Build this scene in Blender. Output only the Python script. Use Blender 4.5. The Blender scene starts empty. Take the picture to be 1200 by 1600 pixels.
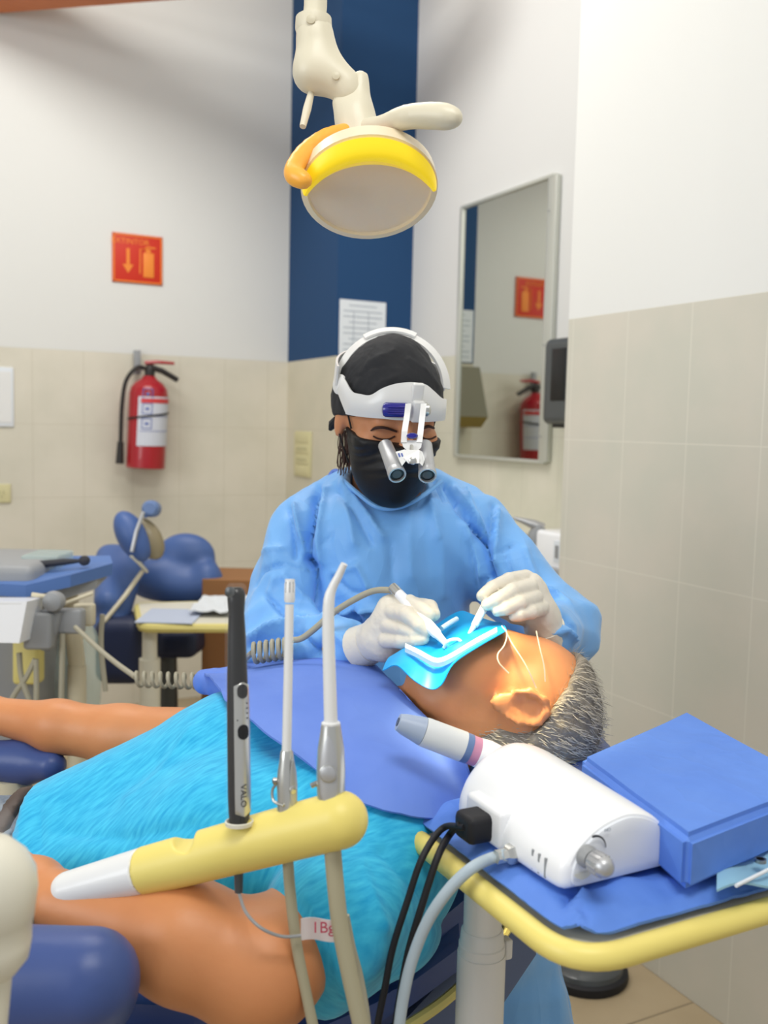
import bpy, bmesh, math, random
import numpy as np
from mathutils import Vector, Matrix
random.seed(4); np.random.seed(4)
SC = bpy.context.scene
COL = SC.collection

# ------------------------------------------------------------------ camera
F = 1500.0
ROLL = math.atan(.0228); PITCH = math.atan(135.3*math.cos(ROLL)/F); YAW = math.radians(27.3)
CAM = np.array([0, 0, 1.225])
FW = np.array([math.sin(YAW)*math.cos(PITCH), math.cos(YAW)*math.cos(PITCH), -math.sin(PITCH)])
R0 = np.cross(FW, [0, 0, 1]); R0 /= np.linalg.norm(R0); U0 = np.cross(R0, FW)
RT = R0*math.cos(ROLL)+U0*math.sin(ROLL); UP = U0*math.cos(ROLL)-R0*math.sin(ROLL)
HF = np.array([math.sin(YAW), math.cos(YAW), 0.0])          # horizontal forward
ZZ = np.array([0, 0, 1.0])
def ray(px, py): return FW+RT*(px-600)/F+UP*(800-py)/F
def P(px, py, d): return CAM+ray(px, py)*d
def onx(px, py, X): r = ray(px, py); return CAM+r*(X-CAM[0])/r[0]
def ony(px, py, Y): r = ray(px, py); return CAM+r*(Y-CAM[1])/r[1]
def onz(px, py, Z): r = ray(px, py); return CAM+r*(Z-CAM[2])/r[2]
def proj(V):
    q = np.asarray(V, float)-CAM; d = q@FW
    return 600+F*(q@RT)/d, 800-F*(q@UP)/d, d
cd = bpy.data.cameras.new('camera'); cam = bpy.data.objects.new('camera', cd); COL.objects.link(cam)
cd.sensor_fit = 'VERTICAL'; cd.sensor_height = 36; cd.lens = 36*F/1600; cd.clip_start = .05
cam.matrix_world = Matrix(((RT[0], UP[0], -FW[0], CAM[0]), (RT[1], UP[1], -FW[1], CAM[1]), (RT[2], UP[2], -FW[2], CAM[2]), (0, 0, 0, 1)))
cd.dof.use_dof = True; cd.dof.focus_distance = 1.12; cd.dof.aperture_fstop = 5.6
SC.camera = cam
# ------------------------------------------------------------------ light
SC.view_settings.view_transform = 'Standard'; SC.view_settings.look = 'None'
SC.view_settings.exposure = 0.06; SC.view_settings.gamma = 1.0; SC.view_settings.use_curve_mapping = False
w = bpy.data.worlds.new('world'); SC.world = w; w.use_nodes = True
bg = w.node_tree.nodes['Background']; bg.inputs[0].default_value = (.93, .96, 1, 1); bg.inputs[1].default_value = .48
def area(name, loc, target, sx, sy, power, col=(1, 1, 1)):
    l = bpy.data.lights.new(name, 'AREA'); l.shape = 'RECTANGLE'; l.size = sx; l.size_y = sy; l.energy = power; l.color = col
    o = bpy.data.objects.new(name, l); COL.objects.link(o); o.location = loc
    o.rotation_euler = (Vector(target)-Vector(loc)).to_track_quat('-Z', 'Y').to_euler(); return o
area('left_soft_light', (-2.6, .6, 1.9), (1.2, 2.0, 1.0), 1.5, 1.4, 38, (.95, .98, 1))  # added soft light from the open left side; no window is modelled
area('ceiling_panel_light', (.1, -.2, 3.1), (.5, 1.0, .9), 1.2, .6, 27, (1, .99, .96))
area('ceiling_panel_light', (.5, 2.5, 3.3), (.9, 3.2, 0), 1.6, .8, 36, (1, .98, .94))

# ------------------------------------------------------------------ materials
def lin(c):
    c = c/255.0
    return c/12.92 if c <= .04045 else ((c+.055)/1.055)**2.4
def rgb(*c): return (lin(c[0]), lin(c[1]), lin(c[2]), 1)
def mat(name, c, rough=.5, metal=0, bump=None, var=None, trans=0, alpha=1, sss=0, coat=0, emis=None, sheen=0, stretch=None, ior=1.45):
    m = bpy.data.materials.new(name); m.use_nodes = True; nt = m.node_tree; b = nt.nodes['Principled BSDF']
    b.inputs['Base Color'].default_value = rgb(*c); b.inputs['Roughness'].default_value = rough; b.inputs['Metallic'].default_value = metal
    b.inputs['Transmission Weight'].default_value = trans; b.inputs['Alpha'].default_value = alpha; b.inputs['IOR'].default_value = ior
    b.inputs['Coat Weight'].default_value = coat; b.inputs['Sheen Weight'].default_value = sheen
    if sss: b.inputs['Subsurface Weight'].default_value = sss; b.inputs['Subsurface Radius'].default_value = (.012, .005, .003); b.inputs['Subsurface Scale'].default_value = 1
    if emis: b.inputs['Emission Color'].default_value = rgb(*emis[0]); b.inputs['Emission Strength'].default_value = emis[1]
    tc = nt.nodes.new('ShaderNodeTexCoord'); mp = nt.nodes.new('ShaderNodeMapping'); nt.links.new(tc.outputs['Object'], mp.inputs[0])
    if stretch: mp.inputs['Rotation'].default_value = stretch[0]; mp.inputs['Scale'].default_value = stretch[1]
    if var:   # (scale, second colour, contrast)
        n = nt.nodes.new('ShaderNodeTexNoise'); n.inputs['Scale'].default_value = var[0]; n.inputs['Detail'].default_value = 5
        r = nt.nodes.new('ShaderNodeValToRGB'); k = var[2]
        r.color_ramp.elements[0].position = .5-k; r.color_ramp.elements[1].position = .5+k
        r.color_ramp.elements[0].color = rgb(*c); r.color_ramp.elements[1].color = rgb(*var[1])
        nt.links.new(mp.outputs[0], n.inputs['Vector']); nt.links.new(n.outputs[0], r.inputs[0]); nt.links.new(r.outputs[0], b.inputs['Base Color'])
    if bump:  # (scale, strength, distance)
        n = nt.nodes.new('ShaderNodeTexNoise'); n.inputs['Scale'].default_value = bump[0]; n.inputs['Detail'].default_value = 6
        bp = nt.nodes.new('ShaderNodeBump'); bp.inputs['Strength'].default_value = bump[1]; bp.inputs['Distance'].default_value = bump[2] if len(bump) > 2 else .002
        nt.links.new(mp.outputs[0], n.inputs['Vector']); nt.links.new(n.outputs[0], bp.inputs['Height']); nt.links.new(bp.outputs[0], b.inputs['Normal'])
    return m
def tilemat(name, ax, phx, sx, sz, phz, tile, tile2, grout, ztop=None, paint=None, gw=.0022, rough=.35):
    """tiles up to ztop, painted plaster above"""
    m = bpy.data.materials.new(name); m.use_nodes = True; nt = m.node_tree; N = nt.nodes; L = nt.links; b = N['Principled BSDF']
    g = N.new('ShaderNodeNewGeometry'); s = N.new('ShaderNodeSeparateXYZ'); L.new(g.outputs['Position'], s.inputs[0])
    def mth(op, a, c=None):
        n = N.new('ShaderNodeMath'); n.operation = op
        for i, v in enumerate((a, c)):
            if v is None: continue
            if isinstance(v, (int, float)): n.inputs[i].default_value = v
            else: L.new(v, n.inputs[i])
        return n.outputs[0]
    def line(o, ph, sz_):
        f = mth('FLOORED_MODULO', mth('SUBTRACT', o, ph-gw/2), sz_); return mth('LESS_THAN', f, gw)
    o1 = s.outputs[ax[0]]; o2 = s.outputs[ax[1]]
    mask = mth('MAXIMUM', line(o1, phx, sx), line(o2, phz, sz))
    n = N.new('ShaderNodeTexNoise'); n.inputs['Scale'].default_value = 5; n.inputs['Detail'].default_value = 6; L.new(g.outputs['Position'], n.inputs['Vector'])
    r = N.new('ShaderNodeValToRGB'); r.color_ramp.elements[0].position = .35; r.color_ramp.elements[1].position = .65
    r.color_ramp.elements[0].color = rgb(*tile); r.color_ramp.elements[1].color = rgb(*tile2); L.new(n.outputs[0], r.inputs[0])
    mx = N.new('ShaderNodeMixRGB'); L.new(mask, mx.inputs[0]); L.new(r.outputs[0], mx.inputs[1]); mx.inputs[2].default_value = rgb(*grout)
    out = mx.outputs[0]
    b.inputs['Roughness'].default_value = rough
    if ztop:
        up = mth('GREATER_THAN', s.outputs[2], ztop)
        m2 = N.new('ShaderNodeMixRGB'); L.new(up, m2.inputs[0]); L.new(out, m2.inputs[1]); m2.inputs[2].default_value = rgb(*paint); out = m2.outputs[0]
        rr = mth('ADD', mth('MULTIPLY', up, .5), rough); L.new(rr, b.inputs['Roughness'])
    L.new(out, b.inputs['Base Color'])
    return m
M = {}
M['white_plastic'] = mat('white_plastic', (229, 229, 227), .32, coat=.2)
M['device_white'] = mat('device_white', (246, 247, 249), .3, coat=.3)
M['cream_plastic'] = mat('cream_plastic', (226, 222, 205), .4)
M['cream_dark'] = mat('cream_dark', (205, 196, 170), .4)
M['yellow'] = mat('yellow_plastic', (240, 222, 128), .42, var=(6, (232, 212, 112), .3))
M['yellow_pale'] = mat('yellow_pale', (226, 212, 130), .42)
M['silver'] = mat('silver', (205, 205, 200), .28, .85)
M['silver_matte'] = mat('silver_matte', (188, 189, 191), .4, .6)
M['steel'] = mat('steel', (170, 168, 162), .3, 1)
M['grey_plastic'] = mat('grey_plastic', (150, 152, 154), .45)
M['grey_hose'] = mat('grey_hose', (165, 160, 140), .5)
M['pale_hose'] = mat('pale_hose', (175, 190, 200), .45)
M['beige_hose'] = mat('beige_hose', (172, 165, 138), .55)
M['black'] = mat('black_plastic', (14, 15, 18), .3)
M['black_soft'] = mat('black_rubber', (25, 25, 30), .6)
M['dark_grey'] = mat('dark_grey', (70, 74, 76), .4, coat=.3)
M['blue_knob'] = mat('blue_knob', (30, 28, 140), .25, coat=.5)
M['gown'] = mat('gown_blue', (112, 174, 238), .5, bump=(26, .35, .004), var=(7, (124, 184, 243), .3), sheen=.2)
M['mask'] = mat('mask_black', (7, 7, 10), .55, bump=(140, .3, .0008))
M['cap'] = mat('cap_black', (24, 25, 29), .75, bump=(18, .6, .004), var=(14, (34, 36, 41), .25))
M['glove'] = mat('glove_latex', (226, 219, 204), .42, bump=(60, .4, .0015), sss=.03)
M['skin_d'] = mat('skin_light_brown', (205, 140, 98), .5, bump=(220, .15, .0006), sss=.1)
M['skin_p'] = mat('skin_brown', (218, 150, 100), .45, bump=(90, .35, .001), var=(9, (200, 128, 80), .3), sss=.1)
M['brow'] = mat('brow_hair', (58, 36, 28), .8)
M['hair_brown'] = mat('hair_brown', (70, 44, 32), .55)
M['hair_grey'] = mat('hair_grey', (150, 142, 128), .6, var=(60, (112, 104, 94), .25), bump=(160, .8, .002))
M['shirt'] = mat('shirt_cyan', (0, 160, 214), .75, var=(16, (60, 196, 236), .2), bump=(16, .16, .002), stretch=((0, 0, .9), (3, 18, 3)), sheen=.2)
M['jeans'] = mat('denim', (74, 88, 108), .8, var=(80, (150, 160, 170), .3), bump=(200, .5, .001))
M['belt'] = mat('belt_brown', (70, 55, 48), .5)
M['drape'] = mat('drape_blue', (88, 122, 208), .7, var=(9, (112, 144, 222), .3), bump=(60, .4, .001))
M['drape_tray'] = mat('drape_tray_blue', (84, 128, 214), .65, var=(12, (98, 142, 224), .3), bump=(90, .35, .001))
M['dam'] = mat('rubber_dam_cyan', (20, 165, 235), .4, sss=.05)
M['dam_frame'] = mat('dam_frame', (225, 242, 248), .3)
M['vinyl'] = mat('vinyl_blue', (62, 82, 138), .4, bump=(300, .15, .0005))
M['vinyl_bg'] = mat('vinyl_blue_grey', (70, 98, 155), .45)
M['navy'] = mat('navy', (34, 44, 76), .5)
M['ext_red'] = mat('extinguisher_red', (165, 22, 34), .35, coat=.3)
M['ext_dark'] = mat('extinguisher_hose', (40, 36, 34), .5)
M['ext_label'] = mat('extinguisher_label', (205, 208, 218), .5)
M['label_red'] = mat('label_red', (205, 60, 60), .5)
M['label_blue'] = mat('label_blue', (80, 100, 170), .5)
M['sign_red'] = mat('sign_red', (205, 45, 20), .45)
M['sign_orange'] = mat('sign_orange', (240, 140, 50), .45)
M['paper'] = mat('paper', (225, 230, 235), .7)
M['ink'] = mat('ink_grey', (150, 160, 172), .7)
M['ink_dark'] = mat('ink_dark', (50, 50, 56), .6)
M['ink_red'] = mat('ink_red', (190, 60, 90), .6)
M['beige_plate'] = mat('beige_plate', (212, 205, 160), .5)
M['beige_ink'] = mat('beige_plate_marks', (180, 175, 135), .5)
M['cardboard'] = mat('cardboard', (150, 105, 65), .8)
M['wood'] = mat('orange_wood', (214, 128, 70), .5, var=(4, (190, 100, 55), .3), stretch=((0, 0, .46), (1, 12, 12)))
M['mirror'] = mat('mirror_glass', (196, 198, 190), .03, 1)
M['aluminium'] = mat('aluminium', (200, 202, 194), .4, .5)
M['film'] = mat('clear_film', (255, 255, 255), .08, alpha=.035)
M['film2'] = mat('cloudy_film', (200, 225, 220), .3, alpha=.35)
M['lamp_cream'] = mat('lamp_cream', (222, 214, 190), .4)
M['reflector'] = mat('reflector', (236, 190, 160), .2, .75)
M['lamp_lens'] = mat('lamp_lens', (250, 235, 225), .05, alpha=.12, coat=1)
M['lamp_glow'] = mat('lamp_glow', (225, 205, 40), .4, emis=((255, 210, 10), .42))
M['lamp_amber'] = mat('lamp_amber', (240, 175, 70), .35, emis=((255, 150, 20), .12))  # handle's glow is put into the material as faint emission
M['string'] = mat('elastic_cord', (235, 220, 200), .4, alpha=.5)
M['towel_grey'] = mat('towel_dispenser', (128, 124, 104), .45)
M['amber_plastic'] = mat('amber_plastic', (150, 130, 70), .4)
M['pink'] = mat('pink_ring', (200, 140, 170), .4)
M['blue_grey'] = mat('blue_grey_ring', (100, 125, 170), .4)

def crinkle(m, scale, dist, strength=.6, stretch=None):
    nt = m.node_tree; b = nt.nodes['Principled BSDF']; tc = nt.nodes.new('ShaderNodeTexCoord'); mp = nt.nodes.new('ShaderNodeMapping'); nt.links.new(tc.outputs['Object'], mp.inputs[0])
    if stretch: mp.inputs['Scale'].default_value = stretch
    v = nt.nodes.new('ShaderNodeTexVoronoi'); v.feature = 'F1'; v.inputs['Scale'].default_value = scale
    n = nt.nodes.new('ShaderNodeTexNoise'); n.inputs['Scale'].default_value = scale*.6; n.inputs['Detail'].default_value = 2
    ad = nt.nodes.new('ShaderNodeVectorMath'); ad.operation = 'MULTIPLY_ADD'; ad.inputs[1].default_value = (.12, .12, .12)
    nt.links.new(mp.outputs[0], n.inputs['Vector']); nt.links.new(n.outputs['Color'], ad.inputs[0]); nt.links.new(mp.outputs[0], ad.inputs[2]); nt.links.new(ad.outputs[0], v.inputs['Vector'])
    bp = nt.nodes.new('ShaderNodeBump'); bp.inputs['Strength'].default_value = strength; bp.inputs['Distance'].default_value = dist
    nt.links.new(v.outputs['Distance'], bp.inputs['Height'])
    old = b.inputs['Normal'].links[0].from_socket if b.inputs['Normal'].links else None
    if old: nt.links.new(old, bp.inputs['Normal'])
    nt.links.new(bp.outputs[0], b.inputs['Normal'])
crinkle(M['gown'], 16, .012, .55, (1, 1, .55)); crinkle(M['drape'], 14, .006, .35); crinkle(M['drape_tray'], 20, .006, .4); crinkle(M['glove'], 60, .002, .12)

# ------------------------------------------------------------------ object helpers
def tag(o, label=None, cat=None, group=None, kind=None):
    if label: o['label'] = label
    if cat: o['category'] = cat
    if group: o['group'] = group
    if kind: o['kind'] = kind
    return o
def thing(name, label, cat, loc, group=None):
    o = bpy.data.objects.new(name, None); COL.objects.link(o); o.location = Vector(loc); o.empty_display_size = .05
    tag(o, label, cat, group); o['_l'] = list(map(float, loc)); return o
WL = {}
def mk(name, V, Fc, m, parent=None, smooth=True, label=None):
    V = np.asarray(V, float)
    c = np.array([(V[:, 0].min()+V[:, 0].max())/2, (V[:, 1].min()+V[:, 1].max())/2, V[:, 2].min()])
    me = bpy.data.meshes.new(name); me.from_pydata((V-c).tolist(), [], [list(map(int, f)) for f in Fc]); me.update()
    if smooth: me.polygons.foreach_set('use_smooth', [True]*len(me.polygons))
    me.materials.append(m)
    o = bpy.data.objects.new(name, me); COL.objects.link(o)
    base = np.zeros(3)
    if parent is not None: base = WL[parent.name]; o.parent = parent
    o.location = Vector(c-base); WL[o.name] = c
    if label: o['label'] = label
    return o
_thing = thing
def thing(name, label, cat, loc, group=None):
    o = _thing(name, label, cat, loc, group); del o['_l']; WL[o.name] = np.array(loc, float); return o
class B:
    """collects shapes into one mesh"""
    def __init__(s): s.V = []; s.F = []; s.n = 0
    def add(s, V, Fc):
        V = np.asarray(V, float); s.V.append(V); s.F += [[i+s.n for i in f] for f in Fc]; s.n += len(V); return s
    def box(s, c, sz, ax=None, bev=0):
        c = np.asarray(c, float); A = np.eye(3) if ax is None else np.array(ax, float)
        bm = bmesh.new(); bmesh.ops.create_cube(bm, size=1)
        for v in bm.verts: v.co = Vector((v.co.x*sz[0], v.co.y*sz[1], v.co.z*sz[2]))
        if bev: bmesh.ops.bevel(bm, geom=bm.edges[:]+bm.verts[:], offset=bev, segments=3, profile=.5, affect='EDGES')
        V = np.array([v.co[:] for v in bm.verts]); bm.verts.index_update(); Fc = [[v.index for v in f.verts] for f in bm.faces]; bm.free()
        return s.add(c+V@A, Fc)
    def tube(s, pts, r, n=12, cap=True, flat=None):
        pts = np.asarray(pts, float); k = len(pts); r = np.full(k, r) if np.isscalar(r) else np.asarray(r, float)
        T = np.gradient(pts, axis=0); T /= np.linalg.norm(T, axis=1)[:, None]+1e-12
        a = np.array([0, 0, 1.0]) if abs(T[0][2]) < .9 else np.array([1.0, 0, 0])
        u = np.cross(T[0], a); u /= np.linalg.norm(u); V = []
        for i in range(k):
            u = u-T[i]*(u@T[i]); u /= np.linalg.norm(u); v = np.cross(T[i], u)
            for j in range(n):
                t = 2*math.pi*j/n; V.append(pts[i]+r[i]*(u*math.cos(t)+v*math.sin(t)))
        Fc = [[i*n+j, i*n+(j+1) % n, (i+1)*n+(j+1) % n, (i+1)*n+j] for i in range(k-1) for j in range(n)]
        if cap: Fc += [list(range(n))[::-1], [(k-1)*n+j for j in range(n)]]
        return s.add(V, Fc)
    def lathe(s, o, axis, prof, n=32, u=None, su=1, sv=1):
        """prof: list of (t along axis, radius)"""
        o = np.asarray(o, float); axis = np.asarray(axis, float); axis = axis/np.linalg.norm(axis)
        if u is None: u = np.cross(axis, [0, 0, 1.0] if abs(axis[2]) < .9 else [1.0, 0, 0])
        u = u-axis*(u@axis); u = u/np.linalg.norm(u); v = np.cross(axis, u); V = []
        for t, r in prof:
            for j in range(n):
                a = 2*math.pi*j/n; V.append(o+axis*t+max(r, 1e-5)*(u*su*math.cos(a)+v*sv*math.sin(a)))
        k = len(prof)
        Fc = [[i*n+j, i*n+(j+1) % n, (i+1)*n+(j+1) % n, (i+1)*n+j] for i in range(k-1) for j in range(n)]
        Fc += [list(range(n))[::-1], [(k-1)*n+j for j in range(n)]]
        return s.add(V, Fc)
    def slab(s, top, dvec):
        """polygon extruded by dvec"""
        top = np.asarray(top, float); n = len(top); V = np.vstack([top, top+np.asarray(dvec, float)])
        Fc = [list(range(n)), [n+i for i in range(n)][::-1]]+[[i, i+n, (i+1) % n+n, (i+1) % n] for i in range(n)]
        return s.add(V, Fc)
    def mk(s, name, m, parent=None, smooth=True, label=None):
        V = np.vstack(s.V); o = mk(name, V, s.F, m, parent, smooth, label)
        if smooth:
            mod = o.modifiers.new('edges', 'EDGE_SPLIT'); mod.split_angle = math.radians(38)
        return o
def spline(pts, n=10):
    """Catmull-Rom through points (any dimension)"""
    p = np.asarray(pts, float); p = np.vstack([2*p[0]-p[1], p, 2*p[-1]-p[-2]]); out = []
    for i in range(1, len(p)-2):
        for t in np.linspace(0, 1, n, endpoint=False):
            a, b, c, d = p[i-1], p[i], p[i+1], p[i+2]
            out.append(.5*((2*b)+(-a+c)*t+(2*a-5*b+4*c-d)*t*t+(-a+3*b-3*c+d)*t**3))
    out.append(p[-2]); return np.array(out)
def PP(l): return np.array([P(*q) for q in l])
def sheet(b, G, th, nrm=None):
    """grid of points (rows, cols, 3) given thickness th"""
    G = np.asarray(G, float); r, c = G.shape[:2]
    du = np.gradient(G, axis=0); dv = np.gradient(G, axis=1); N = np.cross(du, dv); N /= np.linalg.norm(N, axis=2)[:, :, None]+1e-12
    if nrm is not None and (N.reshape(-1, 3).mean(0)@np.asarray(nrm)) < 0: N = -N
    V = np.vstack([(G+N*th/2).reshape(-1, 3), (G-N*th/2).reshape(-1, 3)]); n = r*c; Fc = []
    for i in range(r-1):
        for j in range(c-1):
            q = [i*c+j, i*c+j+1, (i+1)*c+j+1, (i+1)*c+j]; Fc += [q, [x+n for x in q][::-1]]
    rim = [j for j in range(c)]+[i*c+c-1 for i in range(1, r)]+[(r-1)*c+j for j in range(c-2, -1, -1)]+[i*c for i in range(r-2, 0, -1)]
    for a, bb in zip(rim, rim[1:]+rim[:1]): Fc.append([bb, a, a+n, bb+n])
    return b.add(V, Fc)
def text(name, s, size, o, xd, yd, m, parent, ext=.0004, align='CENTER', font_scale=1):
    cu = bpy.data.curves.new(name, 'FONT'); cu.body = s; cu.size = size; cu.extrude = ext; cu.align_x = align; cu.align_y = 'CENTER'; cu.resolution_u = 3
    t = bpy.data.objects.new(name+'_tmp', cu); COL.objects.link(t)
    me = bpy.data.meshes.new_from_object(t.evaluated_get(bpy.context.evaluated_depsgraph_get()))
    bpy.data.objects.remove(t); bpy.data.curves.remove(cu)
    xd = np.asarray(xd, float)/np.linalg.norm(xd); yd = np.asarray(yd, float)/np.linalg.norm(yd); zd = np.cross(xd, yd)
    V = np.array([v.co[:] for v in me.vertices]); Fc = [list(p.vertices) for p in me.polygons]
    W = np.asarray(o)+V[:, :1]*xd*font_scale+V[:, 1:2]*yd+V[:, 2:3]*zd
    bpy.data.meshes.remove(me)
    return mk(name, W, Fc, m, parent, False)

# ------------------------------------------------------------------ signed-distance modelling
def cone(a, b, ra, rb=None):
    a = np.asarray(a, float); b = np.asarray(b, float); rb = ra if rb is None else rb; ba = b-a; l2 = max(ba@ba, 1e-12); R = max(ra, rb)
    def f(p):
        t = np.clip(((p-a)@ba)/l2, 0, 1); return np.linalg.norm(p-a-t[:, None]*ba, axis=1)-(ra+(rb-ra)*t)
    f.bb = (np.minimum(a, b)-R, np.maximum(a, b)+R); return f
def ell(c, rad, ax=None):
    c = np.asarray(c, float); rad = np.asarray(rad, float); A = np.eye(3) if ax is None else np.array(ax, float)
    def f(p):
        q = (p-c)@A.T; k0 = np.linalg.norm(q/rad, axis=1); k1 = np.linalg.norm(q/rad**2, axis=1)+1e-9; return k0*(k0-1)/k1
    R = rad.max(); f.bb = (c-R, c+R); return f
def rbox(c, half, r, ax=None):
    c = np.asarray(c, float); half = np.asarray(half, float); A = np.eye(3) if ax is None else np.array(ax, float)
    def f(p):
        q = np.abs((p-c)@A.T)-(half-r); return np.linalg.norm(np.maximum(q, 0), axis=1)+np.minimum(q.max(1), 0)-r
    R = np.linalg.norm(half); f.bb = (c-R, c+R); return f
def chain(pts, rr): return [cone(pts[i], pts[i+1], rr[i], rr[i+1]) for i in range(len(pts)-1)]
def smin(a, b, k):
    h = np.clip(.5+.5*(b-a)/k, 0, 1); return b+(a-b)*h-k*h*(1-h)
def union(fs, k):
    def f(p):
        d = fs[0](p)
        for g in fs[1:]: d = smin(d, g(p), k)
        return d
    f.bb = (np.min([g.bb[0] for g in fs], 0)-k, np.max([g.bb[1] for g in fs], 0)+k); return f
def sub(f0, g, k=.004):
    def f(p): return -smin(-f0(p), g(p), k)
    f.bb = f0.bb; return f
def inter(f0, g, k=.004):
    def f(p): return -smin(-f0(p), -g(p), k)
    f.bb = f0.bb; return f
def grow(f0, r):
    def f(p): return f0(p)-r
    f.bb = (f0.bb[0]-r, f0.bb[1]+r); return f
def half(c, n):
    """keeps the side n points away from"""
    c = np.asarray(c, float); n = np.asarray(n, float)/np.linalg.norm(n)
    return lambda p: (p-c)@n
def nets(f, h, bb=None):
    lo, hi = f.bb if bb is None else bb; lo = np.asarray(lo)-2*h; hi = np.asarray(hi)+2*h
    BS = 12; nb = np.ceil((hi-lo)/h/BS).astype(int); n = nb*BS
    D = np.full(tuple(n), 1.0, np.float32); rad = BS*h*math.sqrt(3)/2*1.25+h
    I = np.array(np.meshgrid(*[np.arange(k) for k in nb], indexing='ij')).reshape(3, -1).T
    cv = f(lo+(I*BS+BS/2)*h)
    off = np.array(np.meshgrid(*[np.arange(BS)]*3, indexing='ij')).reshape(3, -1).T
    for k in range(0, len(I)):
        i = I[k]; sl = tuple(slice(a*BS, (a+1)*BS) for a in i)
        if abs(cv[k]) > rad: D[sl] = cv[k]; continue
        D[sl] = f(lo+(i*BS+off)*h).reshape(BS, BS, BS)
    S = D < 0; nx, ny, nz = D.shape
    idx = -np.ones((nx-1, ny-1, nz-1), np.int64); acc = np.zeros((nx-1, ny-1, nz-1, 3), np.float32); cnt = np.zeros((nx-1, ny-1, nz-1), np.float32)
    for ax in range(3):
        a = [slice(None)]*3; b_ = [slice(None)]*3; a[ax] = slice(0, -1); b_[ax] = slice(1, None)
        A = D[tuple(a)]; Bb = D[tuple(b_)]; X = S[tuple(a)] != S[tuple(b_)]
        q = np.argwhere(X); t = A[X]/(A[X]-Bb[X]); pos = q.astype(np.float32); pos[:, ax] += t
        o1, o2 = [x for x in range(3) if x != ax]
        for d1 in (0, -1):
            for d2 in (0, -1):
                c = q.copy(); c[:, o1] += d1; c[:, o2] += d2
                ok = ((c >= 0).all(1)) & (c[:, 0] < nx-1) & (c[:, 1] < ny-1) & (c[:, 2] < nz-1); c = c[ok]
                np.add.at(acc, tuple(c.T), pos[ok]); np.add.at(cnt, tuple(c.T), 1)
    act = cnt > 0; idx[act] = np.arange(act.sum()); V = lo+(acc[act]/cnt[act][:, None])*h; Fc = []
    for ax in range(3):
        a = [slice(None)]*3; b_ = [slice(None)]*3; a[ax] = slice(0, -1); b_[ax] = slice(1, None)
        X = S[tuple(a)] != S[tuple(b_)]; q = np.argwhere(X); ins = S[tuple(a)][X]
        o1, o2 = [(1, 2), (2, 0), (0, 1)][ax]
        ok = (q[:, o1] > 0) & (q[:, o2] > 0) & (q[:, o1] < D.shape[o1]-1) & (q[:, o2] < D.shape[o2]-1); q = q[ok]; ins = ins[ok]
        def g(d1, d2):
            c = q.copy(); c[:, o1] += d1; c[:, o2] += d2; return idx[tuple(c.T)]
        Q = np.stack([g(-1, -1), g(0, -1), g(0, 0), g(-1, 0)], 1); Q[~ins] = Q[~ins][:, ::-1]; Fc.append(Q)
    return V, np.vstack(Fc)
def vnorm(V, Fc):
    N = np.zeros_like(V); a, b_, c, d = V[Fc[:, 0]], V[Fc[:, 1]], V[Fc[:, 2]], V[Fc[:, 3]]; n = np.cross(c-a, d-b_)
    for k in range(4): np.add.at(N, Fc[:, k], n)
    return N/(np.linalg.norm(N, axis=1)[:, None]+1e-12)
def sdf(name, f, h, m, parent=None, disp=None, label=None, bb=None):
    V, Fc = nets(f, h, bb)
    if disp is not None:
        N = vnorm(V, Fc); V = V+N*(disp(V, N) if disp.__code__.co_argcount == 2 else disp(V))[:, None]
    return mk(name, V, Fc, m, parent, True, label)
def wob(V, s, seed=0, ridged=False):
    """smooth pseudo-noise, -1..1"""
    rs = np.random.RandomState(seed); o = np.zeros(len(V))
    W = V*s
    W = W+.6*np.sin(W[:, [1, 2, 0]]*1.3+rs.rand(3)*6)
    for k in range(5):
        d = rs.randn(3); d /= np.linalg.norm(d); q = W@d*(1+.35*k)+rs.rand()*6; v = np.sin(q)
        o += (1-2*np.abs(v) if ridged else v)/(1+.4*k)
    return o/2.8
def folds(V, lst):
    """creases along picture-plane paths laid on a surface: (points, width px, depth m)"""
    x, y, d = proj(V); o = np.zeros(len(V))
    for pts, wd, amp in lst:
        best = np.full(len(V), 1e9)
        for (x0, y0), (x1, y1) in zip(pts, pts[1:]):
            dx, dy = x1-x0, y1-y0; t = np.clip(((x-x0)*dx+(y-y0)*dy)/(dx*dx+dy*dy), 0, 1)
            best = np.minimum(best, np.hypot(x-x0-t*dx, y-y0-t*dy))
        o += amp*np.exp(-np.abs(best/wd)**1.15)
    return o

# ================================================================== THE ROOM
XC, YC, XB, YA, YP, XPL = 1.52, 1.96, 1.95, 4.10, 3.57, 1.61
tA = tilemat('wall_tiles_back', (0, 2), .515, .2, .3, 0, (220, 214, 198), (211, 206, 189), (200, 193, 174), 1.5, (222, 222, 218))
tB = tilemat('wall_tiles_side', (1, 2), .14, .2, .3, 0, (218, 214, 198), (206, 204, 186), (196, 192, 176), 1.5, (216, 216, 214))
tC = tilemat('wall_tiles_column', (1, 2), .14, .2, .3, 0, (214, 208, 194), (206, 204, 190), (224, 220, 206), 1.5, (232, 232, 228))
tP = tilemat('wall_tiles_pillar', (0, 2), .515, .2, .3, 0, (212, 205, 184), (204, 199, 178), (196, 188, 168), 1.5, (22, 66, 110))
tF = tilemat('floor_tiles', (0, 1), 1.52, .33, .33, onz(1095, 1562, 0)[1], (176, 158, 128), (166, 148, 118), (132, 118, 94), gw=.005, rough=.4)
def room(name, lo, hi, m):
    lo = np.array(lo, float); hi = np.array(hi, float); b = B().box((lo+hi)/2, hi-lo); return tag(b.mk(name, m, None, False), kind='structure')
room('floor', (-3.2, -1.5, -.1), (2.2, 4.3, 0), tF)
room('wall_back', (-3.2, YA, 0), (XB+.1, YA+.12, 3.4), tA)
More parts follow.
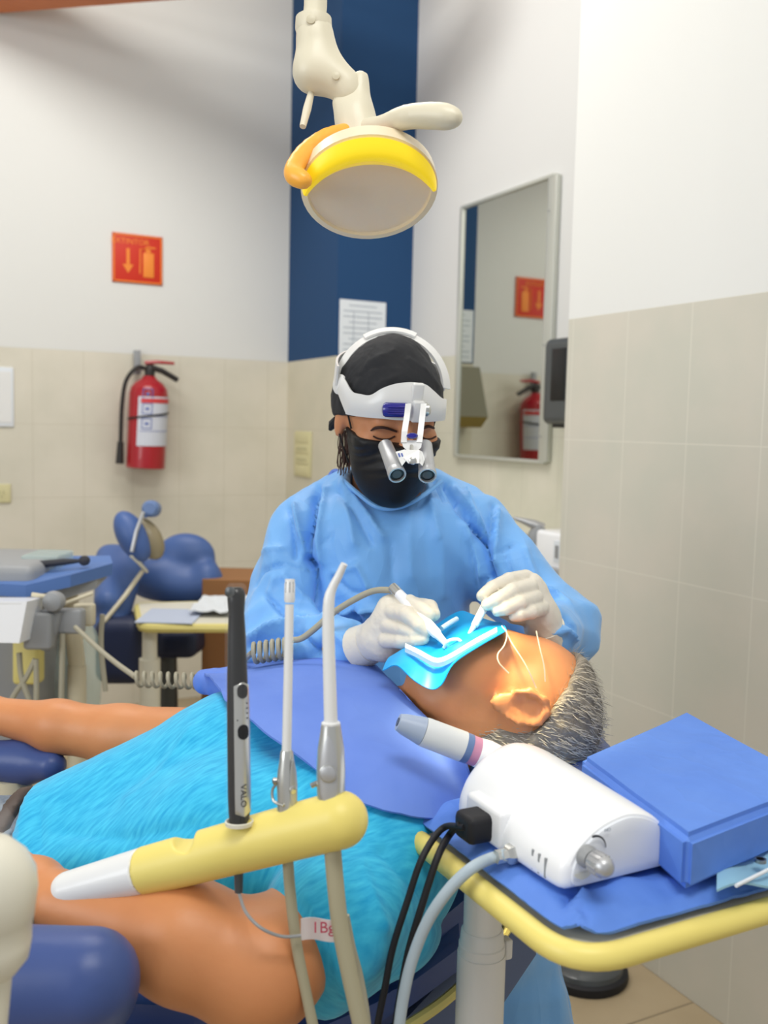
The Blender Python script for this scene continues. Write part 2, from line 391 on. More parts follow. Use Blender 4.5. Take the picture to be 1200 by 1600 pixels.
room('wall_right', (XB, YC, 0), (XB+.12, YA, 3.4), tB)
room('wall_pillar', (XPL, YP, 0), (XB, YA, 3.4), tP)
room('wall_column', (XC, -1.5, 0), (XB+.12, YC, 3.4), tC)
room('ceiling', (-3.2, -1.5, 3.4), (2.2, 4.3, 3.5), mat('ceiling_white', (225, 224, 220), .8))
# wooden beam under the ceiling, top left
a = onz(-60, 25, 2.75); b_ = onz(300, -2.5, 2.75); dr = b_-a; L_ = np.linalg.norm(dr); dr /= L_; nr = np.cross(ZZ, dr)
if nr@HF > 0: nr = -nr
a2 = a-dr*.6; b2 = b_+dr*.9
beam = B().slab([a2, b2, b2+nr*.2, a2+nr*.2], (0, 0, .16)).mk('trim_1', M['wood'], None, False); tag(beam, kind='structure')

# ------------------------------------------------------------------ wall things
# safety sign
s0 = ony(215, 405, YA-.004); X1 = np.array([1, 0, 0.0]); IN = np.array([0, -1, 0.0])
t = thing('safety_sign', 'square red and orange fire extinguisher sign high on the white wall', 'sign', s0+(0, 0, -.1))
hw = .104
B().box(s0, (2*hw, .006, .2), bev=.002).mk('plate', M['sign_red'], t)
bd = B(); e = s0+IN*.004
for sx, sz, cx, cz in ((2*hw-.004, .005, 0, .094), (2*hw-.004, .005, 0, -.094), (.005, .192, hw-.006, 0), (.005, .192, -hw+.006, 0)): bd.box(e+(cx, 0, cz), (sx, .002, sz))
bd.mk('border', M['sign_orange'], t)
text('lettering', 'EXTINTOR', .032, s0+IN*.0045+np.array([-.03, 0, .068]), X1, ZZ, M['sign_orange'], t)
ar = B(); ar.box(e+(-.04, 0, .005), (.013, .002, .07))
ar.slab([e+(-.062, 0, -.025), e+(-.018, 0, -.025), e+(-.04, 0, -.06)], (0, .003, 0)); ar.mk('arrow', M['sign_orange'], t)
pc = B(); q = e+(.045, 0, 0); pc.box(q+(0, 0, -.022), (.044, .002, .1), bev=.0008); pc.box(q+(-.002, 0, .036), (.02, .002, .014)); pc.box(q+(.008, 0, .05), (.04, .002, .006), bev=0)
pc.tube([q+(-.005, 0, .045), q+(-.034, 0, .042), q+(-.036, 0, -.06)], .003, 6); pc.mk('pictogram', M['sign_orange'], t)
# fire extinguisher
ex = ony(229, 660, YA-.1); zt = ony(229, 592, YA-.1)[2]; zb = ony(229, 732, YA-.1)[2]; r = .079
lean = np.array([.045, 0, 1.0])
t = thing('fire_extinguisher', 'red fire extinguisher with black hose hung on the tiled back wall', 'fire extinguisher', (ex[0], ex[1], zb))
o = np.array([ex[0]-.005, ex[1], zb]); H = zt-zb
B().lathe(o, lean, [(0, r*.9), (.004, r), (H*.83, r), (H*.9, r*.93), (H*.96, r*.7), (H, r*.4), (H+.012, r*.3)], 40).mk('cylinder', M['ext_red'], t)
# label wraps round the right front
lb = []
for zz in np.linspace(.095, H*.8, 8):
    row = []
    for aa in np.linspace(-1.5, .75, 16):
        c = o+lean*zz; row.append(c+np.array([(r+.0015)*math.sin(aa+.75), -(r+.0015)*math.cos(aa+.75), 0]))
    lb.append(row)
lo_ = sheet(B(), lb, .001).mk('label', M['ext_label'], t)
def onlab(zz, aa, off=.003): c = o+lean*zz; return c+np.array([(r+off)*math.sin(aa), -(r+off)*math.cos(aa), 0])
g = [[onlab(zz, aa) for aa in np.linspace(-.6, 1.4, 14)] for zz in (H*.73, H*.78)]
sheet(B(), g, .001).mk('label_header', M['label_red'], t)
mk_ = B()
for zz in (.165, .225, .285):
    for dz0, dz1, a0, a1 in ((0, .003, -.52, -.02), (.04, .043, -.52, -.02), (0, .043, -.52, -.48), (0, .043, -.06, -.02), (.016, .026, -.36, -.18)):
        sheet(mk_, [[onlab(zz+k, aa) for aa in np.linspace(a0, a1, 5)] for k in (dz0, dz1)], .0008)
    sheet(mk_, [[onlab(zz-.01+k, aa) for aa in np.linspace(-.6, 1.4, 8)] for k in (0, .002)], .0008)
mk_.mk('label_marks', M['label_blue'], t)
sheet(B(), [[onlab(k+.002*j, aa, .004) for j, aa in enumerate(np.linspace(-1.5, 1.5, 16))] for k in (.2, .208)], .002).mk('strap', M['ext_dark'], t)
tp = o+lean*(H+.01)
B().lathe(tp, lean, [(0, .02), (.02, .022), (.045, .016), (.05, .01)], 16).mk('valve', M['ext_dark'], t)
B().tube([tp+(-.02, 0, .055), tp+(.03, -.01, .06), tp+(.10, -.01, .058)], [.008, .008, .006], 8).mk('lever', M['ext_red'], t)
B().tube([tp+(0, 0, .04), tp+(.05, -.01, .025), tp+(.115, -.01, -.01)], [.013, .012, .011], 8).mk('handle', M['ext_dark'], t)
hs = spline([tp+(-.01, 0, .03), tp+(-.05, 0, .035), tp+(-.095, 0, -.02), tp+(-.112, 0, -.12), tp+(-.118, 0, -.27)], 8)
B().tube(hs, .0085, 10).mk('hose', M['ext_dark'], t)
B().tube([hs[-1], hs[-1]+(-.004, 0, -.09)], [.013, .017], 12).mk('nozzle', M['ext_dark'], t)
B().box(tp+(-.035, .07, .06), (.028, .02, .1), bev=.004).box(tp+(-.035, .04, .03), (.02, .07, .012)).mk('wall_bracket', M['grey_plastic'], t)
# notice at left edge, outlet, switch
c = ony(-6, 620, YA-.004)
t = thing('wall_notice', 'white glossy notice board on the tiles at the left picture edge', 'notice', c+(0, 0, -.11))
B().box(c, (.13, .008, .235), bev=.003).mk('panel', M['paper'], t); B().box(c+IN*.005, (.11, .001, .2)).mk('sheet', M['white_plastic'], t)
c = ony(2, 771, YA-.004)
t = thing('wall_outlet', 'small beige power outlet low on the tiles at the left edge', 'outlet', c+(0, 0, -.035))
B().box(c, (.072, .008, .075), bev=.003).mk('plate', M['beige_plate'], t)
B().box(c+IN*.005+(.008, 0, .004), (.004, .002, .014)).box(c+IN*.005+(-.008, 0, .004), (.004, .002, .014)).box(c+IN*.005+(0, 0, -.012), (.006, .002, .006)).mk('socket_holes', M['beige_ink'], t)
p0 = onx(461, 710, XPL-.003); p1 = onx(486, 710, XPL-.003); z0 = onx(473, 745, XPL)[2]; z1 = onx(473, 674, XPL)[2]
c = (p0+p1)/2; c[2] = (z0+z1)/2; wy = abs(p1[1]-p0[1]); c[0] = XPL-.004
t = thing('light_switch', 'tall beige switch plate on the tiles left of the dentist', 'switch', (c[0], c[1], z0))
B().box(c, (.008, wy, z1-z0), bev=.003).mk('plate', M['beige_plate'], t)
for k in range(4): B().box(c+(-.005, 0, (k-1.5)*(z1-z0)*.235), (.003, wy*.8, (z1-z0)*.2), bev=.001).mk('module', M['beige_plate'], t)
for k in (-.5, .5):
    mb = B()
    for i in range(5): mb.box(c+(-.0072, (i-2)*wy*.13, k*(z1-z0)*.235), (.001, wy*.05, .014))
    mb.mk('marking', M['beige_ink'], t)
# paper notice on blue pillar
q0 = ony(531, 467, YP-.003); q1 = ony(603, 475, YP-.003); q2 = ony(528, 554, YP-.003)
c = np.array([(q0[0]+q1[0])/2, YP-.003, (q0[2]+q2[2])/2]); wd = q1[0]-q0[0]; ht = q0[2]-q2[2]
t = thing('paper_notice', 'white printed notice taped on the blue pillar above the dentist', 'notice', (c[0], c[1], q2[2]))
B().box(c, (wd, .003, ht)).mk('sheet', M['paper'], t, False)
ln = B()
for k in range(9): ln.box(c+(0, -.002, ht*(.40-.1*k)), (wd*(.84 if k % 3 else .6), .001, .003))
for k in (-.2, .12): ln.box(c+(k*wd, -.002, -ht*.05), (.002, .001, ht*.7))
ln.mk('printed_lines', M['ink'], t, False)
# paper towel dispenser on pillar
c = np.array([1.735, YP-.06, 1.36])
t = thing('towel_dispenser', 'grey and amber towel dispenser below the notice, seen in the mirror', 'dispenser', (1.735, YP-.06, 1.235))
B().slab([(1.64, YP-.10, 1.48), (1.83, YP-.10, 1.48), (1.86, YP-.13, 1.27), (1.61, YP-.13, 1.27)], (0, .125, 0)).mk('cover', M['towel_grey'], t, False)
B().slab([(1.61, YP-.13, 1.27), (1.86, YP-.13, 1.27), (1.84, YP-.11, 1.225), (1.63, YP-.11, 1.225)], (0, .105, 0)).mk('tray', M['amber_plastic'], t, False)
# mirror on the right wall
y1, y0, zt_, zb_ = 3.16, 2.60, 2.045, 1.115
t = thing('wall_mirror', 'tall rectangular aluminium framed mirror on the wall behind the dentist', 'mirror', (XB, (y0+y1)/2, zb_))
fr = .013
fb = B()
for cy, cz, sy, sz in (((y0+y1)/2, zt_, y1-y0, fr), ((y0+y1)/2, zb_, y1-y0, fr), (y1, (zt_+zb_)/2, fr*.7, zt_-zb_), (y0, (zt_+zb_)/2, fr*2.6, zt_-zb_)):
    fb.box((XB-.012, cy, cz), (.02, sy+fr, sz+fr*.0 if sz != fr else fr), bev=.003)
fb.mk('frame', M['aluminium'], t)
B().box((XB-.008, (y0+y1)/2, (zt_+zb_)/2), (.012, y1-y0, zt_-zb_)).mk('mirror_glass', M['mirror'], t, False)
for z_ in (1.2, 1.5, 1.93):
    B().lathe((XB-.031, y0, z_), (-1, 0, 0), [(0, .004), (.002, .003)], 10).mk('screw', M['grey_plastic'], t)
# black dispenser
yc = 2.42; zc0, zc1 = 1.24, 1.508
t = thing('soap_dispenser', 'black wall soap dispenser beside the mirror at the white column', 'dispenser', (1.9, yc, zc0))
dy0, dy1 = 2.335, 2.505
sdf('cover', union([rbox((XB-.055, (dy0+dy1)/2, (zc0+zc1)/2), (.05, (dy1-dy0)/2, (zc1-zc0)/2), .022)], .001), .005, M['dark_grey'], t)
B().box((XB-.105, (dy0+dy1)/2, (zc0+zc1)/2+.02), (.006, .07, (zc1-zc0)*.6), bev=.002).mk('window_panel', M['black'], t)
B().box((XB-.06, (dy0+dy1)/2, zc0-.002), (.06, .09, .016), bev=.004).mk('push_bar', M['black'], t)

# ================================================================== BACKGROUND, right: worktop behind the dentist
ct = 2.35
wz = P(840, 925, ct)[2]
t = thing('side_counter', 'white worktop along the wall behind the dentist', 'counter', (1.75, 2.55, 0))
B().box((1.755, 2.6, wz-.02), (.38, 1.0, .04), bev=.006).mk('worktop', M['cream_plastic'], t)
B().box((1.775, 2.6, (wz-.04)/2), (.33, .94, wz-.04)).mk('cabinet_body', M['cream_dark'], t, False)
for yy in (2.365, 2.835):
    dd = B().box((1.61, yy, (wz-.04)/2), (.012, .45, wz-.1), bev=.003).mk('door', M['cream_plastic'], t)
    B().tube([(1.598, yy, .45), (1.598, yy, .6)], .005, 8).mk('handle', M['steel'], dd)
pb = np.array([*onx(868, 905, 1.63)[:2], wz])
c = pb.copy(); c[0] = 1.69; c[1] = max(c[1], 2.1)
t = thing('equipment_box', 'pale box with a small window label on the counter behind the dentist', 'box', c)
B().box(c+(0, 0, .062), (.16, .15, .11), bev=.012).mk('case', M['device_white'], t)
B().box(c+(0, 0, .012), (.18, .17, .022), bev=.005).mk('base', M['silver_matte'], t)
q = P(858, 870, 2.2)
fp = np.array([c[0]-.081, c[1], c[2]+.066]); B().box(fp+(0, -.03, 0), (.003, .03, .06), bev=.001).mk('label', M['paper'], t); B().box(fp+(-.002, -.03, 0), (.002, .014, .035)).mk('display', M['grey_plastic'], t)
q = PP([(800, 808, 2.32), (806, 808, 2.32)])
t = thing('articulated_clamp', 'grey hinged metal arm standing above the pale box behind the dentist', 'equipment', P(838, 850, 2.72))
B().tube(PP([(802, 809, 2.72), (815, 813, 2.72), (835, 820, 2.72), (848, 826, 2.72)]), [.004, .008, .014, .016], 10).mk('upper_arm', M['silver_matte'], t)
B().tube(PP([(845, 822, 2.72), (836, 836, 2.72), (836, 850, 2.72), (838, 862, 2.72)]), [.018, .020, .017, .012], 10).mk('joint', M['grey_plastic'], t)
B().tube(PP([(798, 830, 2.74), (815, 838, 2.73), (836, 848, 2.72)]), [.009, .012, .012], 10).mk('lower_arm', M['grey_plastic'], t)
B().box(P(838, 868, 2.72), (.05, .05, .03), bev=.008).mk('foot', M['grey_plastic'], t)
fq = P(838, 868, 2.72); B().tube([fq, np.array([fq[0], fq[1], wz])], .022, 14).mk('stand', M['grey_plastic'], t)
# black round foot on the floor
c = onz(912, 1508, .02)
t = thing('foot_control', 'dark round foot pedal on the floor below the instrument tray', 'foot pedal', (c[0], c[1], 0))
B().lathe((c[0], c[1], 0), ZZ, [(0, .098), (.006, .10), (.018, .098), (.022, .09)], 32).mk('base', M['black_soft'], t)
B().lathe((c[0], c[1], .022), ZZ, [(0, .088), (.010, .085), (.018, .07), (.02, .02)], 32).mk('pedal', M['dark_grey'], t)

# ================================================================== BACKGROUND, left: second treatment unit
# chair with upholstered back
t = thing('treatment_chair', 'empty blue upholstered treatment chair at the back, left of the dentist', 'dental chair', (P(250, 1000, 3.2)[0], P(250, 1000, 3.2)[1], 0))
A3 = np.array([RT, FW, UP])
bk = union([ell(P(290, 870, 3.25), (.10, .05, .08), A3), ell(P(290, 915, 3.22), (.125, .055, .06), A3), ell(P(245, 905, 3.22), (.10, .05, .07), A3), ell(P(325, 905, 3.22), (.045, .05, .06), A3)], .03)
sdf('backrest', bk, .008, M['vinyl_bg'], t)
st = union([cone(P(196, 880, 3.1), P(172, 980, 2.9), .06, .05), cone(P(170, 870, 3.1), P(168, 940, 2.9), .04)], .03)
sdf('side_cushion', st, .008, M['vinyl_bg'], t)
B().tube(PP([(222, 893, 2.98), (196, 930, 2.9), (162, 972, 2.84)]), .007, 8).mk('edge_trim', M['cream_dark'], t)
seat = union([rbox(P(200, 1010, 2.95), (.075, .12, .10), .04, A3), rbox(P(265, 1000, 3.15), (.11, .12, .045), .03, A3)], .02)
sdf('seat', seat, .009, M['navy'], t)
B().tube([P(262, 1020, 3.15), np.array([*P(262, 1020, 3.15)[:2], .03])], [.03, .04], 14).mk('pedestal', M['dark_grey'], t)
B().lathe(np.array([*P(262, 1020, 3.15)[:2], 0]), ZZ, [(0, .2), (.03, .2), (.06, .08)], 24).mk('floor_base', M['black_soft'], t)
# second operating light
t = thing('operating_light', 'blue grey round operating lamp head in front of the far chair', 'dental light', P(222, 880, 2.95))
ax = -RT*.55-FW*.8-UP*.1; ax /= np.linalg.norm(ax); c = P(222, 838, 2.95)
AX = np.array([RT, FW, UP])
rotv = np.array([math.cos(.5)*RT+math.sin(.5)*UP, FW, -math.sin(.5)*RT+math.cos(.5)*UP])
sdf('shell', ell(P(207, 838, 2.93), (.046, .05, .085), rotv), .006, M['vinyl_bg'], t)
sdf('reflector', ell(P(232, 842, 2.95), (.042, .03, .07), rotv), .006, mat('smoked_amber', (140, 128, 100), .3), t)
B().tube(PP([(224, 800, 2.9), (213, 830, 2.88), (206, 862, 2.88)]), .006, 8).mk('rim', M['silver_matte'], t)
B().lathe(P(237, 795, 2.95), FW, [(-.03, .018), (-.02, .026), (.02, .026), (.03, .018)], 20).mk('knob', M['blue_grey'], t)
B().tube(PP([(226, 803, 2.93), (238, 798, 2.95)]), .014, 8).mk('joint', M['blue_grey'], t)
B().tube(PP([(205, 868, 2.9), (218, 880, 2.93), (229, 893, 3.0)]), .006, 8).mk('arm', M['cream_plastic'], t)
# small instrument table
zz = P(290, 965, 2.75)[2]
t = thing('instrument_table', 'small cream table with yellow rim and papers beneath the far chair', 'table', (*P(234, 1050, 2.7)[:2], 0))
c0 = onz(215, 942, zz); c1 = onz(222, 975, zz); c2 = onz(420, 975, zz); c3 = onz(400, 938, zz)
def rtray(corners, rad, n=6):
    out = []; k = len(corners)
    for i in range(k):
        p = np.array(corners[i]); a = np.array(corners[i-1])-p; b = np.array(corners[(i+1) % k])-p
        a = p+a/np.linalg.norm(a)*rad; b = p+b/np.linalg.norm(b)*rad
        for s in np.linspace(0, 1, n): out.append((1-s)**2*a+2*s*(1-s)*p+s*s*b)
    return out
pl = rtray([c0, c1, c2, c3], .03)
B().slab(pl, (0, 0, -.012)).mk('table_top', M['cream_plastic'], t, False)
rp = np.array(pl+pl[:1]); B().tube(rp+(0, 0, -.012), .013, 8, False).mk('rim', M['yellow_pale'], t)
pb = onz(234, 990, zz-.04); pb[2] = zz-.02
pst = P(234, 990, 2.7); pst[2] = 0; up_ = pst.copy(); up_[2] = zz-.02; md = pst.copy(); md[2] = P(234, 1030, 2.7)[2]
B().tube([md, up_], .021, 16).mk('post', M['cream_plastic'], t); B().tube([pst, md], .03, 16).mk('post_sleeve', M['cream_plastic'], t)
pc_ = onz(345, 953, zz)
o_ = B()
G = []
for i in range(9):
    row = []
    for j in range(9):
        p = pc_+RT*(i-4)*.018+HF*(j-4)*.03; p = np.array([p[0], p[1], zz+.008+.012*math.sin(i*1.1+j*.7)**2+.01*math.cos(j*1.9+i)**2]); row.append(p)
    G.append(row)
sheet(o_, G, .004); tag(o_.mk('paper_towel', M['paper']), 'crumpled white paper towel lying on the small cream table', 'paper towel')
pq = onz(270, 962, zz)
G = [[np.array([*(pq+RT*i*.02+HF*j*.04)[:2], zz+.003]) for j in range(-3, 3)] for i in range(-4, 5)]
tag(sheet(B(), G, .003).mk('printed_sheet', mat('blue_white_sheet', (190, 200, 220), .6)), 'flat pale blue sheet lying on the small cream table', 'paper')
# cardboard boxes
c = P(372, 945, 3.3); tag(B().box((c[0], c[1], P(372, 1110, 3.3)[2]+0.22), (.2, .26, .5), A3*0+np.array([R0, HF, ZZ]), .004).mk('cardboard_box', M['cardboard'], None, False), 'open brown cardboard box standing behind the cream table', 'box')
# far bracket table with blue covered tray
t = thing('delivery_unit', 'second dental delivery unit with blue covered tray at the left edge', 'dental unit', (*P(70, 1000, 2.3)[:2], 0))
zt2 = P(70, 905, 2.3)[2]
G = []
pts = [(-70, 885), (-70, 930), (40, 915), (110, 902), (172, 886), (165, 868), (60, 868)]
def lay(pts_, z, dz): return [onz(x, y, z)+np.array([0, 0, dz]) for x, y in pts_]
pan = [P(-80, 920, 2.2), P(60, 928, 2.15), P(150, 900, 2.25), P(172, 878, 2.35), P(60, 880, 2.5), P(-80, 880, 2.5)]
B().slab(pan, (0, 0, -.03)).mk('tray_pan', M['grey_plastic'], t, False)
cov = [P(-80, 908, 2.19), P(40, 914, 2.14), P(110, 898, 2.17), P(176, 880, 2.3), P(172, 868, 2.38), P(60, 869, 2.52), P(-80, 866, 2.52)]
sd = B().slab(cov, (0, 0, -.028)).mk('tray_cover', mat('tray_cover_blue', (84, 118, 178), .6), t, False)
B().box(P(-40, 1010, 2.35), (.4, .3, .45), np.array([R0, HF, ZZ]), .02).mk('cabinet', M['grey_plastic'], t)
B().tube([np.array([*P(-40, 1050, 2.35)[:2], 0.0]), P(-40, 1040, 2.35)], .08, 16).mk('column', M['cream_dark'], t)
B().tube(PP([(105, 905, 2.25), (112, 960, 2.28), (120, 1040, 2.3)]), .02, 10).mk('support_arm', M['cream_dark'], t)
B().tube([P(120, 1040, 2.3), np.array([*P(120, 1040, 2.3)[:2], 0.0])], .022, 10).mk('support_leg', M['cream_dark'], t)
hb = B().tube(PP([(82, 955, 2.1), (78, 985, 2.1), (70, 1015, 2.1)]), [.024, .020, .014], 12).mk('handpiece_holder', M['grey_plastic'], t)
B().lathe(P(84, 940, 2.08), -FW, [(-.02, .02), (0, .024), (.015, .02), (.02, .01)], 16).mk('holder_knob', M['grey_plastic'], t)
B().tube(PP([(50, 929, 2.08), (72, 932, 2.08), (84, 944, 2.08)]), .005, 8).mk('lever', M['cream_dark'], t)
B().tube(PP([(98, 944, 2.1), (145, 927, 2.12)]), .004, 8).mk('lever', M['cream_dark'], t)
B().box(P(62, 985, 2.08), (.06, .04, .08), A3, .008).mk('holder_block', M['grey_plastic'], t)
B().box(P(108, 970, 2.12), (.065, .04, .055), A3, .008).mk('holder_block', M['grey_plastic'], t)
B().box(P(132, 960, 2.16), (.045, .03, .05), A3, .006).mk('cup_holder', M['cream_dark'], t)
for pts in ([(55, 1030, 2.08), (40, 1060, 2.08), (20, 1090, 2.08), (14, 1120, 2.08)], [(56, 1030, 2.08), (57, 1070, 2.08), (56, 1120, 2.08)], [(98, 990, 2.1), (97, 1040, 2.1), (95, 1120, 2.1)],
            [(30, 1020, 2.08), (34, 1060, 2.08), (52, 1110, 2.08)], [(160, 960, 2.2), (158, 1010, 2.2), (165, 1080, 2.2)]):
    B().tube(spline(PP(pts), 6), .006, 8).mk('hose', M['grey_hose'], t)
B().box(P(45, 1030, 2.2), (.06, .05, .11), A3, .01).mk('side_module', M['yellow_pale'], t)
# transparent bag
tag(sdf('plastic_bag', union([ell(P(115, 1070, 2.4), (.07, .06, .13), A3), ell(P(120, 1010, 2.4), (.05, .05, .08), A3)], .03), .012, M['film2'], None, lambda V: .006*wob(V, 40, 3)), 'cloudy pale green plastic bag hanging under the far unit', 'bag')
# white box, and things on the tray
c = P(20, 972, 2.0)
t = thing('white_case', 'bright white box below the blue covered tray at the left edge', 'box', c+(0, 0, -.05))
B().slab([P(-60, 940, 2.0), P(42, 940, 2.0), P(30, 1005, 2.0), P(-60, 1003, 2.0)], FW*.1).mk('body', M['device_white'], t, False)
B().box(P(-10, 940, 2.05), (.16, .1, .006), A3, .002).mk('lid', M['white_plastic'], t)
c = P(20, 885, 2.35)
tag(B().box(c, (.12, .12, .035), np.array([R0, HF, ZZ]), .006).mk('tissue_box', M['paper']), 'flat white box lying on the far blue covered tray', 'box')
tag(B().box(P(75, 876, 2.35), (.09, .12, .04), np.array([R0, HF, ZZ]), .006).mk('plastic_container', M['film2']), 'clear plastic container on the far blue covered tray', 'container')
t = thing('hand_instrument', 'dark instrument with round end lying across the far blue tray', 'dental instrument', P(100, 878, 2.25))
B().tube(PP([(62, 882, 2.27), (100, 878, 2.27), (128, 876, 2.27)]), [.009, .008, .004], 8).mk('shaft', M['ink_dark'], t)
B().lathe(P(132, 876, 2.27), FW, [(-.01, .006), (-.006, .012), (.006, .012), (.01, .006)], 12).mk('round_end', M['ink_dark'], t)
tag(B().tube(PP([(18, 898, 2.2), (28, 894, 2.2)]), .006, 8).tube(PP([(22, 900, 2.19), (22, 890, 2.19)]), .004, 8).mk('syringe_tip', M['grey_plastic']), 'small grey tip lying at the front of the far blue tray', 'dental instrument')

# ================================================================== OPERATING LIGHT over the patient
LD = 1.08; KS = LD/1.5
class BK(B):
    def lathe(s, o, axis, prof, *a, **k): return B.lathe(s, o, axis, [(t*KS, r*KS) for t, r in prof], *a, **k)
    def tube(s, pts, r, *a, **k): return B.tube(s, pts, np.asarray(r)*KS if not np.isscalar(r) else r*KS, *a, **k)
def kcone(a, b, ra, rb=None): return cone(a, b, ra*KS, (ra if rb is None else rb)*KS)
t = thing('dental_light', 'lit cream operating lamp hanging on a pole over the patient, glowing yellow', 'dental light', P(570, 300, LD))
top = P(493, 10, LD); pole = [top+np.array([0, 0, 3.4-top[2]]), top, P(490, 40, LD)]
BK().tube(pole, .018, 20).mk('pole', M['lamp_cream'], t)
BK().lathe(np.array([top[0], top[1], 3.38]), ZZ, [(-.02, .05), (0, .08), (.02, .08)], 24).mk('ceiling_rose', M['lamp_cream'], t)
BK().lathe(P(490, 25, LD), -UP, [(0, .02), (.004, .028), (.02, .029), (.03, .026)], 24).mk('collar', M['lamp_cream'], t)
BK().lathe(P(486, 31, LD-.020), -FW, [(-.004, .007), (.003, .007), (.004, .003)], 14).mk('screw', M['cream_dark'], t)
hou = union([kcone(P(491, 48, LD), P(490, 115, LD), .026, .026), kcone(P(495, 62, LD), P(545, 148, LD), .018, .019), kcone(P(490, 112, LD), P(540, 132, LD), .026, .018)], .02)
sdf('joint_housing', hou, .0035, M['lamp_cream'], t)
BK().lathe(P(525, 119, LD-.019), -FW, [(-.004, .006), (.002, .006), (.003, .002)], 14).mk('screw', M['cream_dark'], t)
BK().tube(PP([(487, 130, LD), (486, 142, LD)]), .008, 12).mk('switch_collar', M['cream_dark'], t)
BK().tube(PP([(487, 142, LD), (480, 170, LD-.01), (473, 198, LD-.02)]), [.005, .0065, .005], 12).mk('switch_lever', M['lamp_cream'], t)
neck = union([kcone(P(563, 125, LD), P(556, 190, LD), .014, .026), kcone(P(556, 185, LD), P(562, 215, LD), .027, .036), kcone(P(530, 160, LD), P(545, 185, LD), .010, .012)], .015)
sdf('neck', neck, .0035, M['lamp_cream'], t)
hn = union(chain(spline(PP([(565, 200, LD-.01), (600, 196, LD-.04), (635, 183, LD-.07), (680, 181, LD-.09), (708, 184, LD-.1)]), 3), [KS*q for q in list(np.linspace(.012, .0165, 9))+[.0165, .016, .015, .014]]), .006)
sdf('handle', hn, .0035, M['lamp_cream'], t)
hl = union(chain(spline(PP([(550, 205, LD-.01), (510, 215, LD-.03), (475, 240, LD-.05), (458, 270, LD-.07), (475, 282, LD-.08)]), 3), [KS*.012]*13), .006)
sdf('handle', hl, .0035, M['lamp_amber'], t, label='amber curved handle with painted-in glow')
# dish: opens down and towards the chair
n_ = -FW*.62-UP*.78+RT*.06; n_ /= np.linalg.norm(n_); u_ = RT-n_*(RT@n_); u_ /= np.linalg.norm(u_)
c = P(577, 292, LD-.03)
R_ = .098
outer = [(-.062, .02), (-.060, .045), (-.048, .07), (-.025, .09), (0, R_), (.004, R_), (.004, R_-.004), (0, R_-.005), (-.024, .085), (-.046, .065), (-.057, .04), (-.058, .005)]
BK().lathe(c, n_, outer, 48, u_, 1, .86).mk('reflector', M['reflector'], t)
rb = BK()
for k in range(26):
    aa = 2*math.pi*k/26; v_ = np.cross(n_, u_); dv = u_*math.cos(aa)+v_*.86*math.sin(aa)
    rb.tube([c+KS*(n_*-.001+dv*.09), c+KS*(n_*-.025+dv*.083), c+KS*(n_*-.045+dv*.063)], .0012, 5)
rb.mk('reflector_ribs', M['silver'], t)
BK().lathe(c, n_, [(.003, R_-.003), (.014, R_-.012), (.026, R_-.035), (.033, R_-.065), (.035, .003)], 48, u_, 1, .86).mk('lens_cover', M['lamp_lens'], t)
BK().lathe(c, n_, [(-.02, R_-.005), (-.02, R_+.005), (.006, R_+.006), (.008, R_-.003), (.002, R_-.006)], 48, u_, 1, .86).mk('rim', mat('rim_cream', (238, 222, 190), .3), t)
# lamplight on the reflector's upper half, put in as an added glowing crescent
v_ = np.cross(n_, u_); 
if v_@UP < 0: v_ = -v_
G = []
for s in np.linspace(0, 1, 8):
    row = []
    for aa in np.linspace(.05, math.pi-.05, 36):
        rr = KS*R_*(1.02-.36*s*math.sin(aa)**.7); row.append(c+u_*rr*math.cos(aa)*1.0+v_*.86*rr*math.sin(aa)*(1-.1*s)+KS*n_*(.009+.014*math.sin(math.pi*s*.8)))
    G.append(row)
sheet(BK(), G, .003).mk('lit_reflector_glow', M['lamp_glow'], t)
BK().tube([c+KS*(-n_*.05-u_*.02), c+KS*(-n_*.015-u_*.02)], .012, 14).tube([c+KS*(-n_*.04-u_*.045), c-KS*u_*.045], .004, 8).mk('bulb_guard', M['reflector'], t)
sp = bpy.data.lights.new('lamp_beam', 'SPOT'); sp.energy = 60; sp.color = (1, .83, .48); sp.spot_size = math.radians(22); sp.spot_blend = .85; sp.shadow_soft_size = .05
so = bpy.data.objects.new('lamp_beam', sp); COL.objects.link(so); src = c+n_*.04; so.location = Vector(src)
so.rotation_euler = (Vector(P(768, 1062, 1.08))-Vector(src)).to_track_quat('-Z', 'Y').to_euler()

